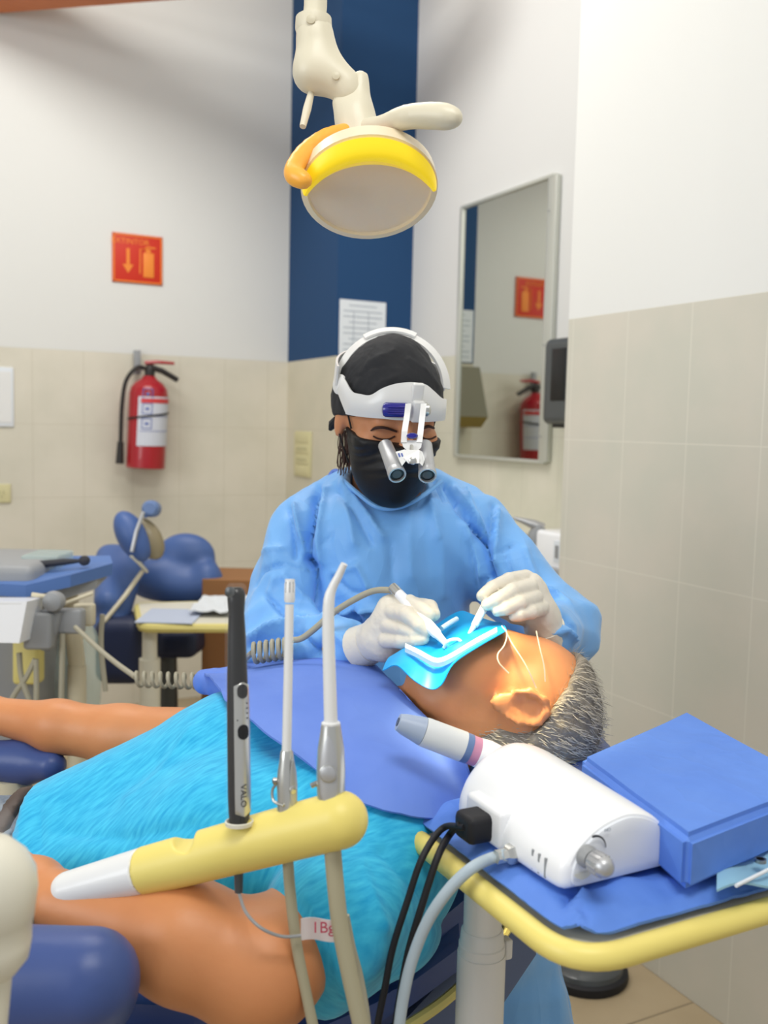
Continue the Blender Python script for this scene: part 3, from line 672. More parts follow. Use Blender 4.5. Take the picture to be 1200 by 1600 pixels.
# ================================================================== THE DENTIST
HD = 1.36
hc = P(609, 622, HD)
yw, pt = math.radians(17), math.radians(27)
fy = (-FW*math.cos(yw)+RT*math.sin(yw)); fz = UP.copy(); hf_ = fy*math.cos(pt)-fz*math.sin(pt); hz_ = fz*math.cos(pt)+fy*math.sin(pt); hx_ = np.cross(hf_, hz_)
if hx_@RT > 0: hx_ = -hx_      # image-right when positive below
hx_ = -hx_; HA = np.array([hx_, hf_, hz_])
def Hd(x, y, z): return hc+hx_*x+hf_*y+hz_*z
def hell(c_, r_): return ell(Hd(*c_), r_, HA)
dent = thing('person', 'seated dentist in blue gown, black cap and mask, leaning over the patient', 'person', (*P(650, 1300, 1.5)[:2], 0))
nb = P(604, 770, 1.45)
cran = hell((0, 0, .0), (.066, .086, .083))
head = [cran, hell((0, .032, -.05), (.056, .056, .062)), hell((0, .058, -.098), (.026, .026, .022)), cone(Hd(0, .088, -.002), Hd(0, .104, -.04), .007, .011),
        hell((-.034, .058, -.038), (.024, .024, .022)), hell((.034, .058, -.038), (.024, .024, .022)),
        cone(Hd(-.04, .074, .016), Hd(.04, .074, .016), .011), hell((-.0285, .074, -.008), (.0155, .013, .011)), hell((.0285, .074, -.008), (.0155, .013, .011)),
        cone(Hd(-.011, .099, -.042), Hd(.011, .099, -.042), .007), cone(Hd(-.018, .09, -.068), Hd(.018, .09, -.068), .007)]
headf = union(head, .009)
ears = union([ell(Hd(-.067, -.006, -.040), (.007, .014, .024), HA), ell(Hd(.067, -.006, -.040), (.007, .014, .024), HA)], .003)
# body under the gown (slimmer than the gown), arms ending in fists inside the gloves
LS, LE, LW = P(482, 842, 1.44), P(432, 1000, 1.40), P(572, 1010, 1.26)
RS, RE, RW = P(742, 838, 1.44), P(872, 985, 1.38), P(848, 985, 1.23)
body = union([headf, ears, cone(Hd(0, -.02, -.05), nb, .045, .05), cone(nb, P(608, 860, 1.46), .05, .09), cone(LS, RS, .045), cone(P(610, 860, 1.46), P(625, 1120, 1.5), .09, .10),
              cone(LS, LE, .035, .028), cone(LE, LW, .028, .021), cone(RS, RE, .035, .028), cone(RE, RW, .028, .021)], .012)
sdf('body', body, .0042, M['skin_d'], dent)
# lids, lashes and brows
brow = B()
def trace(px, py, f, d0=1.1, off=0.0):
    r_ = ray(px, py); n_ = np.linalg.norm(r_); d = d0
    for _ in range(60):
        v = f((CAM+r_*d)[None])[0]-off
        if v < 1e-5: break
        d += v/n_*.8
    return CAM+r_*d
for pts in ([(583, 681.5), (590, 685), (600, 686.5), (609, 685.5), (617, 681.5)], [(659, 683), (666, 686), (674, 685.5), (681, 682)]):
    B().tube([v for v in (trace(x, y, headf, off=.0006) for x, y in spline(pts, 4)) if (v-CAM)@FW < 1.37], .0012, 6).mk('eyelashes', M['brow'], dent)
for pts in ([(579, 673), (588, 668.5), (602, 668.5), (620, 674.5)], [(660, 671), (666, 667), (672, 666.5), (678, 669)]):
    q = [v for v in (trace(x, y, headf, off=.0012) for x, y in spline(pts, 4)) if (v-CAM)@FW < 1.37]; brow.tube(q, np.interp(np.linspace(0, 1, len(q)), [0, .3, 1], [.0008, .0024, .0016]), 6)
    brow.mk('eyebrow', M['brow'], dent); brow = B()
# mask
mf = union([headf, cone(Hd(0, .1, -.045), Hd(0, .085, -.105), .014, .012), hell((0, .05, -.085), (.048, .05, .05))], .02)
mf = grow(mf, .0045)
mf = inter(mf, half(Hd(0, .10, -.03), hz_*1.0-hf_*.12), .003)
mf = inter(mf, half(Hd(0, .008, -.06), -hf_-hz_*.25), .004)
mf = inter(mf, half(Hd(0, 0, -.155), -hz_), .004)
def mdisp(V):
    q = V-hc; z = q@hz_; x = q@hx_
    return .0009*np.sin((z+.5*x*x/.05)*420)*np.exp(-((z+.06)/.018)**2)+.0012*wob(V, 70, 2)
sdf('face_mask', mf, .0028, M['mask'], dent, mdisp, bb=(hc-.17, hc+.17))
el = B(); el.tube(spline([Hd(-.069, .004, .004), Hd(-.066, .02, -.012), Hd(-.060, .033, -.035)], 6), .0014, 6)
el.tube(spline([Hd(-.070, -.008, -.04), Hd(-.066, .008, -.062), Hd(-.055, .025, -.09)], 6), .0014, 6)
el.mk('mask_ear_loop', M['mask'], dent); el = B()
el.tube(spline([Hd(.069, .004, .004), Hd(.066, .02, -.015), Hd(.060, .03, -.035)], 6), .0014, 6); el.mk('mask_ear_loop', M['mask'], dent)
# cap
cf = grow(union([cran, hell((0, -.035, -.012), (.067, .066, .066)), hell((0, .0, -.02), (.066, .074, .045))], .02), .0055)
cf = inter(cf, half(Hd(0, .09, .008), -(hz_-hf_*.42)), .003)
cl = [([(560, 640), (590, 600), (620, 588)], 5, .0022), ([(548, 620), (575, 565), (615, 548)], 5, .0018), ([(640, 560), (668, 580), (690, 610)], 4, .002), ([(655, 545), (680, 568)], 4, -.0018), ([(560, 590), (580, 575), (600, 570)], 4, -.0018), ([(570, 625), (600, 610), (640, 600)], 4, -.002)]
sdf('scrub_cap', cf, .003, M['cap'], dent, lambda V: folds(V, cl)+.0016*wob(V, 60, 5)+.0008*wob(V, 150, 8, True), bb=(hc-.16, hc+.16))
B().tube(PP([(527, 655, 1.4), (520, 663, 1.41), (516, 671, 1.42)]), [.006, .007, .003], 8).mk('cap_tie', M['cap'], dent)
# hair strands beside the ear
hb_ = B()
for k in range(42):
    x0 = 531+random.random()*16; xe = x0+random.uniform(-7, 3); dd = 1.40+random.random()*.02
    hb_.tube(spline(PP([(x0, 672, dd), (x0-1+random.uniform(-3, 3), 695, dd), ((x0+xe)/2+random.uniform(-4, 4), 715, dd+.005), (xe, 730+random.uniform(-8, 14), dd+.01)]), 4), .0007, 4)
hb_.mk('hair', M['hair_brown'], dent)
# gown
gk = [cone(P(600, 800, 1.47), P(606, 900, 1.46), .075, .105), cone(P(500, 822, 1.47), P(712, 818, 1.47), .05), cone(P(560, 850, 1.44), P(660, 850, 1.44), .088),
      cone(P(608, 900, 1.46), P(622, 1080, 1.50), .118, .125), cone(P(622, 1080, 1.5), P(650, 1250, 1.46), .14, .15),
      cone(LS, LE, .064, .062), cone(LE, P(540, 1008, 1.29), .058, .036), cone(P(440, 990, 1.38), P(470, 1030, 1.34), .05),
      cone(RS, RE, .062, .058), cone(RE, P(862, 990, 1.25), .050, .036), cone(P(548, 778, 1.46), P(500, 806, 1.47), .038, .045), cone(P(668, 778, 1.46), P(715, 802, 1.47), .038, .045), cone(P(540, 770, 1.45), P(600, 790, 1.42), .03), cone(P(670, 770, 1.44), P(600, 790, 1.42), .03),
      cone(P(640, 1260, 1.44), P(700, 1420, 1.28), .14, .12), cone(P(760, 1440, 1.34), P(800, 1640, 1.36), .09, .10), cone(P(560, 1300, 1.45), P(600, 1640, 1.5), .13, .15)]
gf = union(gk, .028)
# neck opening and cuffs
gf = sub(gf, cone(P(607, 745, 1.42), P(612, 700, 1.38), .058, .075), .006)
fl = [([(495, 762), (488, 805), (482, 844), (482, 870), (495, 892), (501, 935), (505, 961)], 5, -.014), ([(508, 764), (500, 805), (496, 845), (500, 880)], 7, .007),
      ([(482, 872), (494, 884)], 5, -.010), ([(460, 790), (467, 827), (480, 866)], 5, .008), ([(452, 795), (458, 835), (462, 870)], 4, -.006), ([(536, 753), (545, 805), (553, 848)], 8, .005), ([(538, 760), (575, 805), (597, 838)], 5, .005), ([(530, 770), (560, 812), (580, 850)], 4, -.004),
      ([(408, 861), (441, 857)], 4, .004), ([(393, 913), (408, 892), (436, 885)], 3, -.006), ([(436, 882), (465, 887), (490, 897)], 2, -.003), ([(419, 935), (445, 959), (488, 965), (505, 962)], 4, -.008), ([(430, 905), (420, 935)], 5, .005),
      ([(393, 996), (419, 980), (445, 974), (508, 965)], 6, .010), ([(392, 1010), (430, 996), (470, 990)], 5, -.008), ([(477, 996), (495, 1020)], 4, -.008), ([(506, 996), (495, 1020)], 4, -.008), ([(508, 970), (558, 952), (586, 952)], 5, .008), ([(553, 956), (564, 982)], 4, -.008), ([(566, 950), (578, 975)], 5, .006),
      ([(520, 990), (545, 1010), (570, 1040)], 6, .006), ([(558, 883), (575, 920)], 4, .005), ([(553, 885), (521, 896)], 4, .004), ([(521, 905), (545, 925), (570, 930)], 4, -.004), ([(505, 850), (521, 834)], 2, -.002), ([(444, 900), (470, 930), (495, 950)], 5, .005),
      ([(682, 754), (696, 780)], 4, -.007), ([(668, 759), (673, 787), (684, 838)], 6, .006), ([(701, 759), (717, 791), (738, 822), (760, 847), (764, 871), (768, 905)], 5, -.013), ([(712, 764), (728, 795), (746, 820)], 5, .007), ([(726, 770), (738, 801), (761, 838)], 4, .008),
      ([(771, 791), (767, 833), (760, 845)], 4, -.006), ([(767, 871), (801, 852)], 2, -.004), ([(726, 819), (745, 871), (752, 901)], 6, .006), ([(776, 800), (776, 840), (772, 880)], 5, .007), ([(735, 850), (742, 890), (744, 950)], 4, -.004), ([(758, 905), (748, 940)], 4, -.006),
      ([(845, 920), (876, 934), (888, 943)], 4, .008), ([(848, 930), (872, 946)], 4, -.007), ([(857, 962), (880, 946)], 4, .007), ([(860, 975), (885, 965), (905, 985)], 5, -.007), ([(862, 990), (890, 985), (905, 1005)], 5, .007), ([(820, 860), (835, 900)], 5, .005), ([(790, 870), (800, 900)], 4, -.004),
      ([(690, 850), (694, 930)], 9, .003), ([(640, 800), (643, 900)], 9, .003), ([(610, 850), (616, 940)], 8, -.003)]
def gdisp(V, N):
    x, y, d = proj(V); arm = np.clip((np.abs(x-625)-90)/80, 0, 1); low = np.clip((y-1150)/100, 0, 1)
    r_ = V-CAM; r_ /= np.linalg.norm(r_, axis=1)[:, None]; face = np.clip(-(N*r_).sum(1)*2.2-.25, 0, 1)
    return 1.7*face*folds(V, fl)*(1-low)+(.0018+.0042*arm)*wob(V, 30, 11, True)+.0025*wob(V, 16, 12)+low*.006*wob(V*np.array([1, 1, .15]), 50, 3)
gown = sdf('surgical_gown', gf, .0044, M['gown'], dent, gdisp)
st_ = B()
for k in range(26):
    s = k/25; x = 436+56*s; y = 883+4*s+9*s*s
    st_.box(P(x, y, 1.335-.0+.01*s), (.0012, .001, .0006), A3)
# collar trim and back tie
B().tube(spline(PP([(538, 752, 1.40), (556, 768, 1.375), (590, 792, 1.355), (625, 792, 1.352), (660, 775, 1.355), (690, 752, 1.38)]), 8), [.0035]*41, 8).mk('collar', M['gown'], dent)
tie = B()
tie.tube(spline(PP([(518, 760, 1.45), (516, 748, 1.45), (524, 738, 1.45), (532, 748, 1.44), (528, 760, 1.44)]), 6), .006, 8); tie.mk('neck_tie', M['drape'], dent)

# gloves: palm, four unequal fingers and a thumb each, curled round the tools
def hand(name, palm, fingers, parent, h=.0017, mat_=None, label=None, k=.0013):
    parts = [union(palm, .010)]+[union(chain(PP(f[0]), [r*.86 for r in f[1]]), .002) for f in fingers]
    return sdf(name, union(parts, k), h, mat_ or M['glove'], parent, lambda V: .0005*wob(V, 150, 6, True), label)
lp = [cone(P(570, 1008, 1.255), P(592, 998, 1.235), .026, .025), cone(P(592, 998, 1.235), P(615, 965, 1.215), .026, .024), cone(P(600, 1000, 1.225), P(612, 950, 1.22), .022, .018), cone(P(604, 1010, 1.225), P(612, 985, 1.22), .018)]
lf = [([(618, 940, 1.215), (640, 942, 1.19), (661, 952, 1.172), (671, 960, 1.165)], [.0125, .0115, .0105, .0095]),          # index
      ([(612, 956, 1.20), (636, 960, 1.172), (656, 977, 1.160), (665, 987, 1.158)], [.0125, .0118, .0105, .009]),            # middle
      ([(606, 978, 1.20), (630, 983, 1.176), (648, 990, 1.164), (656, 994, 1.162)], [.012, .0105, .0092, .008]),             # ring
      ([(604, 1000, 1.20), (628, 1002, 1.176), (648, 1001, 1.162), (662, 999, 1.158)], [.0122, .0108, .0095, .008]),          # little
      ([(606, 955, 1.235), (645, 945, 1.21), (671, 949, 1.185), (677, 960, 1.172)], [.014, .012, .0118, .0105])]             # thumb
hand('glove', lp, lf, dent)
rp_ = [cone(P(852, 990, 1.235), P(846, 965, 1.225), .025, .024), cone(P(846, 965, 1.235), P(832, 925, 1.222), .022, .018), cone(P(842, 948, 1.215), P(830, 912, 1.215), .018, .014)]
rf = [([(822, 902, 1.215), (796, 906, 1.195), (770, 918, 1.18), (754, 931, 1.172)], [.0118, .011, .0102, .009]),
      ([(828, 917, 1.20), (800, 924, 1.172), (776, 938, 1.160), (761, 945, 1.160)], [.0122, .0115, .0105, .009]),
      ([(836, 934, 1.195), (812, 942, 1.166), (790, 951, 1.156), (778, 955, 1.156)], [.012, .0108, .0095, .0082]),
      ([(846, 950, 1.20), (830, 956, 1.172), (812, 961, 1.162), (803, 963, 1.162)], [.0115, .010, .009, .0078]),
      ([(826, 966, 1.23), (802, 962, 1.215), (780, 952, 1.195), (766, 943, 1.185)], [.014, .0118, .010, .0085])]
hand('glove', rp_, rf, dent)
B().tube(PP([(562, 1012, 1.262), (580, 1004, 1.246)]), [.029, .0268], 24).mk('glove_cuff', M['glove'], dent)
B().tube(PP([(856, 1002, 1.243), (850, 978, 1.23)]), [.028, .026], 24).mk('glove_cuff', M['glove'], dent)

# ------------------------------------------------------------------ head-worn magnifiers
lou = thing('magnifying_loupes', 'white headband with silver magnifying loupes worn over the black cap', 'loupes', Hd(0, .08, .03))
ER = np.array([.0735, .0955, .1015])
def castE(px, py, lift):
    r_ = (ER+lift); o = (CAM-hc)@HA.T/r_; d = ray(px, py)@HA.T/r_
    A_ = d@d; B_ = o@d; C_ = o@o-1; D_ = B_*B_-A_*C_
    tt = (-B_-math.sqrt(D_))/A_ if D_ > 0 else -B_/A_
    p = o+d*tt
    if D_ <= 0: p = p/np.linalg.norm(p)
    return hc+(p*r_)@HA
upE = [(536, 588), (540.4, 594.6), (551, 612), (565, 616.5), (580, 618), (597, 608), (612, 602), (626, 599), (644.6, 598), (663, 601), (676, 611), (688, 622), (696, 624)]
loE = [(529, 610), (531, 617), (541, 642.5), (545, 647), (571.7, 651), (597, 653), (615, 655), (634, 656), (646, 657), (657, 658), (670, 658), (684, 657), (694, 656)]
us = spline(upE, 5); ls = spline(loE, 5)
G = [[castE(*(u1*(1-s)+l1*s), .004+.003*math.sin(math.pi*s)) for s in np.linspace(0, 1, 9)] for u1, l1 in zip(us, ls)]
sheet(B(), G, .004).mk('headband', M['white_plastic'], lou)
# side bands run back round the head
for sgn in (-1, 1):
    G = [[Hd(sgn*(.079*math.cos(aa)), -.10*math.sin(aa), .028+zz) for zz in (-.014, -.005, .005, .014)] for aa in np.linspace(0 if sgn > 0 else .05, 1.5, 14)]
    sheet(B(), G, .003).mk('rear_band', M['white_plastic'], lou)
hcc = P(612, 607, HD-.005)
def arch(ra, rb_, w0, a0, a1, off=0):
    G = []
    for aa in np.linspace(a0, a1, 40):
        cc = hcc+RT*ra*math.cos(aa)+UP*rb_*math.sin(aa); wv = (-FW*.86+UP*-.5*math.sin(aa)+RT*-.5*math.cos(aa)); wv /= np.linalg.norm(wv)
        G.append([cc+wv*s+FW*off for s in np.linspace(-w0, w0, 5)])
    return G
sheet(B(), arch(.0765, .0775, .011, .0, math.pi), .0035).mk('crown_strap', M['white_plastic'], lou)
sheet(B(), arch(.0795, .0825, .008, math.pi*.36, math.pi*.66), .003).mk('strap_slider', M['white_plastic'], lou)
B().lathe(P(532, 601, HD-.02), -RT*.8-FW*.6, [(-.004, .012), (0, .0145), (.004, .0135), (.006, .008)], 28, None, 1, 1).mk('hinge_disc', M['white_plastic'], lou)
# blue adjusting knob
kb = B(); k0 = castE(597, 640, .0115); k1 = castE(636, 641, .0115); kd = k1-k0
kb.tube(np.array([k0+kd*s for s in (0, .05, .15, .9, 1)]), [.004, .008, .0098, .0098, .0095], 20)
kk = kb.mk('adjusting_knob', M['blue_knob'], lou)
gr = B()
for j in (-5, -1.5, 2, 5.5): gr.tube([castE(606, 641+j, .0205), castE(633, 641.5+j, .0205)], .0008, 6)
gr.mk('grip_ridge', M['blue_knob'], kk)
cm = [castE(652, 600, .008), castE(652, 628, .010), castE(653, 658, .010)]
b3 = B()
for a_, b_ in zip(cm, cm[1:]):
    b3.box((a_+b_)/2, (.0155, .009, np.linalg.norm(a_-b_)+.003), np.array([hx_, hf_, hz_]), .002)
b3.mk('bracket_mount', M['white_plastic'], lou)
B().lathe(castE(664, 640, .012), hx_, [(-.002, .008), (.003, .009), (.006, .007)], 20).mk('side_screw', M['silver'], lou)
d0 = 1.235
arms = B()
def strip(b, pts, wx, th):
    pts = PP(pts); G = [[p-RT*wx/2, p+RT*wx/2] for p in pts]; return sheet(b, G, th)
strip(arms, [(638, 632, 1.236), (636, 650, 1.23), (632, 675, 1.222), (631, 692, 1.218)], .0075, .005)
strip(arms, [(662, 632, 1.238), (660, 650, 1.232), (657, 675, 1.224), (655, 692, 1.219)], .0075, .005)
pg = PP([(627, 688, 1.218), (660, 688, 1.219), (658, 699, 1.216), (652, 705, 1.215), (636, 704, 1.215), (630, 698, 1.216)]); arms.slab(pg, FW*.005)
arms.mk('flip_arm', M['white_plastic'], lou, False)
B().lathe(P(644, 681, 1.217), -FW, [(-.004, .007), (.003, .0068), (.005, .005)], 24, RT, 1.05, .55).mk('flip_knob', M['blue_knob'], lou)
B().tube(PP([(643, 696, 1.214), (643, 706, 1.208)]), .0022, 10).mk('pin', M['silver'], lou)
cb = B(); cb.slab(PP([(632, 703, 1.206), (655, 703, 1.206), (658, 716, 1.2), (655, 724, 1.198), (638, 724, 1.198), (631, 716, 1.2)]), FW*.012)
cbr = cb.mk('centre_block', M['white_plastic'], lou, False)
B().lathe(P(645, 720, 1.196), -FW, [(0, .005), (.003, .0048), (.004, .0035)], 18).mk('screw', M['silver'], cbr)
wl = B().slab(PP([(618, 706, 1.207), (633, 702, 1.207), (636, 718, 1.2), (628, 728, 1.198)]), FW*.01).mk('side_wing', M['white_plastic'], lou, False)
lg = B()
for x_ in (0, 4.6): lg.slab(PP([(621.5+x_, 708.5, 1.2045), (624+x_, 707.8, 1.2045), (626+x_, 713.5, 1.2025), (623.5+x_, 714.2, 1.2025)]), FW*.001)
lg.mk('blue_mark', M['label_blue'], wl, False)
B().slab(PP([(655, 703, 1.207), (660, 706, 1.207), (664, 718, 1.2), (660, 728, 1.198), (652, 720, 1.2)]), FW*.01).mk('side_wing', M['white_plastic'], lou, False)
for (xa, ya), (xb, yb) in (((602, 696), (621, 743)), ((664, 696), (668, 744))):
    a_ = P(xa, ya, 1.255); b_ = P(xb, yb, 1.203); ax_ = (b_-a_)/np.linalg.norm(b_-a_); L_ = np.linalg.norm(b_-a_)
    tl = B().lathe(a_, ax_, [(-.002, .006), (0, .0095), (L_*.5, .0103), (L_*.8, .0108), (L_*.82, .0104), (L_*.84, .0112), (L_-.001, .0116), (L_, .0112), (L_, .0094), (L_-.004, .0092)], 32).mk('telescope', M['silver_matte'], lou)
    B().lathe(a_, ax_, [(L_-.006, .0093), (L_-.0035, .0093)], 28).mk('lens', M['black'], tl)
    B().lathe(a_, ax_, [(L_-.003, .0055), (L_-.0025, .006), (L_-.0025, .005)], 24).mk('lens_ring', M['dark_grey'], tl)

# ================================================================== THE PATIENT
pat = thing('person', 'reclining grey haired patient in bright cyan shirt with arms at his sides', 'person', (*P(400, 1300, 1.12)[:2], P(400, 1380, 1.12)[2]))
# picture-aligned axes for the head: a -> crown, w -> towards the viewer, v -> face-up
HA2 = np.array([RT, -FW, UP])
def tiltax(deg):
    a = math.radians(deg); return np.array([math.cos(a)*RT-math.sin(a)*UP, -FW, math.sin(a)*RT+math.cos(a)*UP])
cr = ell(P(823, 1096, 1.17), (.082, .074, .080), tiltax(28))
ph = [cr, ell(P(755, 1064, 1.165), (.062, .060, .058), tiltax(30)), ell(P(700, 1092, 1.16), (.048, .050, .036), tiltax(10)), ell(P(672, 1062, 1.165), (.028, .03, .026), HA2),
      cone(P(775, 1000, 1.17), P(742, 1000, 1.17), .008, .011), ell(P(735, 1045, 1.125), (.035, .026, .03), tiltax(20)),
      cone(P(760, 1130, 1.165), P(620, 1150, 1.19), .050, .058), cone(P(790, 1130, 1.16), P(720, 1140, 1.16), .05, .045), ell(P(800, 1012, 1.15), (.02, .03, .014), tiltax(30))]
phead = union(ph, .02)
E0 = P(812, 1102, 1.093)
ea = np.array([math.cos(.12)*RT-math.sin(.12)*UP, -FW, math.sin(.12)*RT+math.cos(.12)*UP])
def EE(x, y, z): return E0+ea[0]*x+ea[1]*y+ea[2]*z
ear = union([ell(EE(.004, 0, 0), (.029, .005, .018), ea), ell(EE(-.022, -.001, .0), (.012, .005, .011), ea)]+chain([EE(-.008, .004, .016), EE(.01, .006, .018), EE(.026, .007, .010), EE(.03, .007, -.004), EE(.022, .005, -.017), EE(.0, .003, -.019), EE(-.016, .002, -.013)], [.0035, .0045, .005, .005, .0045, .0035, .003]), .004)
ear = sub(ear, ell(EE(.002, .007, .001), (.013, .007, .009), ea), .003)
ear = sub(ear, ell(EE(.016, .009, .002), (.008, .006, .010), ea), .003)
# arms
ns, ne, nw = P(600, 1330, 1.0), P(408, 1515, .86), P(95, 1412, .90)
fs, fe, fw2 = P(430, 1160, 1.33), P(190, 1150, 1.40), P(-20, 1115, 1.46)
arms_p = [cone(ns, ne, .052, .046), cone(P(430, 1490, .87), P(385, 1535, .855), .044, .036), cone(ne, P(290, 1470, .865), .052, .050), cone(P(290, 1470, .865), nw, .050, .027),
          cone(fs, fe, .045, .043), cone(fe, P(90, 1135, 1.42), .042, .036), cone(P(90, 1135, 1.42), fw2, .036, .025), cone(fw2, P(-110, 1105, 1.48), .024, .024)]
# near hand resting on the belly
hp = [cone(nw, P(55, 1385, .93), .026, .027), cone(P(55, 1385, .93), P(25, 1362, .95), .026, .02)]
hfing = [chain(PP(f), [.0095, .0085, .007]) for f in ([(35, 1365, .945), (0, 1345, .955), (-25, 1338, .965)], [(30, 1375, .93), (-8, 1358, .94), (-32, 1352, .95)], [(28, 1385, .92), (-8, 1372, .925), (-30, 1368, .935)], [(30, 1395, .91), (0, 1388, .915), (-20, 1386, .92)], [(60, 1375, .955), (38, 1348, .965), (20, 1335, .972)])]
tors = [cone(P(560, 1215, 1.16), P(350, 1245, 1.15), .085, .09), cone(P(350, 1245, 1.15), P(60, 1345, 1.13), .09, .075), cone(ns, fs, .05), cone(P(620, 1150, 1.19), P(540, 1200, 1.17), .058, .07)]
pbody = union([phead, union(arms_p, .02), union(hp, .01), union(tors, .03)]+[union(f, .002) for f in hfing], .012)
pb2 = union([pbody, ear], .004)
sdf('body', pb2, .0046, M['skin_p'], pat, lambda V: folds(V, [([(690, 1150), (740, 1160), (790, 1150)], 5, -.003), ([(660, 1120), (720, 1138), (780, 1140)], 5, -.002)]))
# hair: thick shell plus strands
hsh = grow(cr, .008)
hsh = union([hsh, grow(ell(P(835, 1135, 1.165), (.07, .07, .055), HA2), .006)], .02)
hsh = inter(hsh, lambda p: -(p-P(862, 1068, 1.17))@(RT*.78-UP*.62), .006)
low = inter(grow(ell(P(800, 1150, 1.165), (.075, .066, .045), HA2), .004), half(P(790, 1132, 1.1), UP), .006)
hsh = union([hsh, low], .01)
Vh, Fh = nets(hsh, .004)
Nh = vnorm(Vh, Fh)
mk('hair', Vh+Nh*(.0022*wob(Vh, 90, 4, True))[:, None], Fh, M['hair_grey'], pat)
hb2 = B(); rr_ = np.random.RandomState(2)
vis = np.where((Nh@-FW) > -.35)[0]
lean_ = RT*.9-UP*.35
for i in rr_.choice(vis, min(len(vis), 3200)):
    p = Vh[i]; n = Nh[i]; g_ = lean_-n*(lean_@n)+.35*rr_.randn(3)*.5; g_ /= np.linalg.norm(g_); L_ = rr_.uniform(.007, .015)
    side = np.cross(g_, n); side /= np.linalg.norm(side)+1e-9; w_ = .0004
    q0 = p+n*.001; q1 = p+n*.0030+g_*L_*.5; q2 = p+n*.0034+g_*L_
    hb2.add([q0-side*w_, q0+side*w_, q1+side*w_, q1-side*w_, q2], [[0, 1, 2, 3], [3, 2, 4]])
o_ = mk('hair_strands', np.vstack(hb2.V), hb2.F, mat('hair_grey_light', (168, 162, 150), .5), pat)
# shirt
sh = [cone(P(575, 1215, 1.16), P(380, 1235, 1.15), .108, .112), cone(P(380, 1235, 1.15), P(70, 1345, 1.12), .114, .086), cone(P(560, 1290, 1.04), P(360, 1330, 1.04), .09, .095), cone(P(360, 1330, 1.04), P(75, 1395, 1.06), .095, .062),
      cone(P(520, 1190, 1.28), P(350, 1180, 1.27), .07, .075), cone(P(360, 1180, 1.27), P(90, 1310, 1.2), .07, .06),
      cone(ns, P(520, 1440, .91), .070, .066), cone(P(640, 1250, 1.10), ns, .075, .068), cone(P(640, 1300, 1.06), P(610, 1430, 1.0), .062, .055), cone(P(440, 1150, 1.33), P(345, 1155, 1.36), .06, .056), cone(P(600, 1450, .97), P(510, 1540, .91), .045, .03)]
shf = union(sh, .03)
shf = inter(shf, half(P(45, 1300, 1.1), -(RT*.97-UP*-.12)), .004)
shf = sub(shf, cone(P(700, 1120, 1.15), P(600, 1165, 1.2), .062, .06), .006)
shl = [([(300, 1140), (250, 1210), (200, 1250)], 12, .004), ([(100, 1300), (200, 1310), (300, 1290)], 10, -.004), ([(480, 1400), (520, 1480), (540, 1560)], 8, .005), ([(60, 1260), (62, 1320)], 6, -.003), ([(600, 1330), (660, 1400), (700, 1450)], 12, -.006), ([(560, 1350), (600, 1450)], 9, .005)]
sdf('shirt', shf, .0058, M['shirt'], pat, lambda V: folds(V, shl)+.0025*wob(V, 16, 21)+.0006*wob(V, 60, 22, True))
# jeans and belt
jn = union([cone(P(50, 1345, 1.13), P(-90, 1370, 1.1), .078, .085), cone(P(60, 1390, 1.07), P(-90, 1410, 1.04), .055, .07), cone(P(80, 1315, 1.2), P(-90, 1330, 1.2), .055, .07)], .03)
sdf('jeans', jn, .006, M['jeans'], pat, lambda V: .0025*wob(V, 45, 5, True))
jb = grow(jn, .007)
jb = inter(jb, half(P(33, 1300, 1.1), RT), .002); jb = inter(jb, half(P(8, 1300, 1.1), -RT), .002)
belt = sdf('belt', jb, .005, M['belt'], pat)
lp2 = grow(jn, .011); lp2 = inter(lp2, half(P(38, 1300, 1.1), RT), .002); lp2 = inter(lp2, half(P(4, 1300, 1.1), -RT), .002)
lp2 = inter(lp2, half(P(10, 1279, 1.1), UP), .002); lp2 = inter(lp2, half(P(10, 1292, 1.1), -UP), .002)
sdf('belt_loop', lp2, .0035, mat('denim_loop', (150, 158, 168), .8), pat)

# ------------------------------------------------------------------ blue drape over the chest
near = [(352, 1094, 1.10), (405, 1135, 1.03), (456, 1174, 1.0), (510, 1216, .985), (560, 1254, .98), (640, 1278, .985), (722, 1272, 1.0), (742, 1240, 1.0)]
far = [(312, 1052, 1.36), (352, 1042, 1.35), (420, 1030, 1.33), (480, 1022, 1.31), (540, 1022, 1.29), (580, 1034, 1.27), (612, 1066, 1.24), (700, 1165, 1.12)]
nn_ = spline(near, 6); ff_ = spline(far, 6); G = []
for s in np.linspace(0, 1, 26):
    row = []
    for q0, q1 in zip(nn_, ff_):
        q = q0*(1-s)+q1*s; row.append(P(q[0], q[1]-(30*math.sin(math.pi*s)*(.4+.6*min(1, (q[0]-300)/250))), q[2]-.05*math.sin(math.pi*s)))
    G.append(row)
G = np.array(G); W_ = G.reshape(-1, 3); G = (W_+ZZ*(.0035*wob(W_, 22, 31)+.002*wob(W_, 50, 32, True))[:, None]).reshape(G.shape)
# lift cloth so it lies on the shirt
def lift(G, f, gap, it=14):
    W = G.reshape(-1, 3).copy()
    for _ in range(it):
        d = f(W); r_ = W-CAM; r_ /= np.linalg.norm(r_, axis=1)[:, None]; W -= r_*(np.clip(gap-d, 0, .02)*.9)[:, None]
        Q = W.reshape(G.shape); S_ = Q.copy(); S_[1:-1, 1:-1] = (Q[1:-1, 1:-1]*2+Q[:-2, 1:-1]+Q[2:, 1:-1]+Q[1:-1, :-2]+Q[1:-1, 2:])/6; W = S_.reshape(-1, 3)
    return W.reshape(G.shape)
G = lift(G, union([shf, phead], .01), .007)
tag(sheet(B(), G, .0025).mk('surgical_drape', M['drape']), 'periwinkle blue cloth drape spread over the patient chest', 'drape')
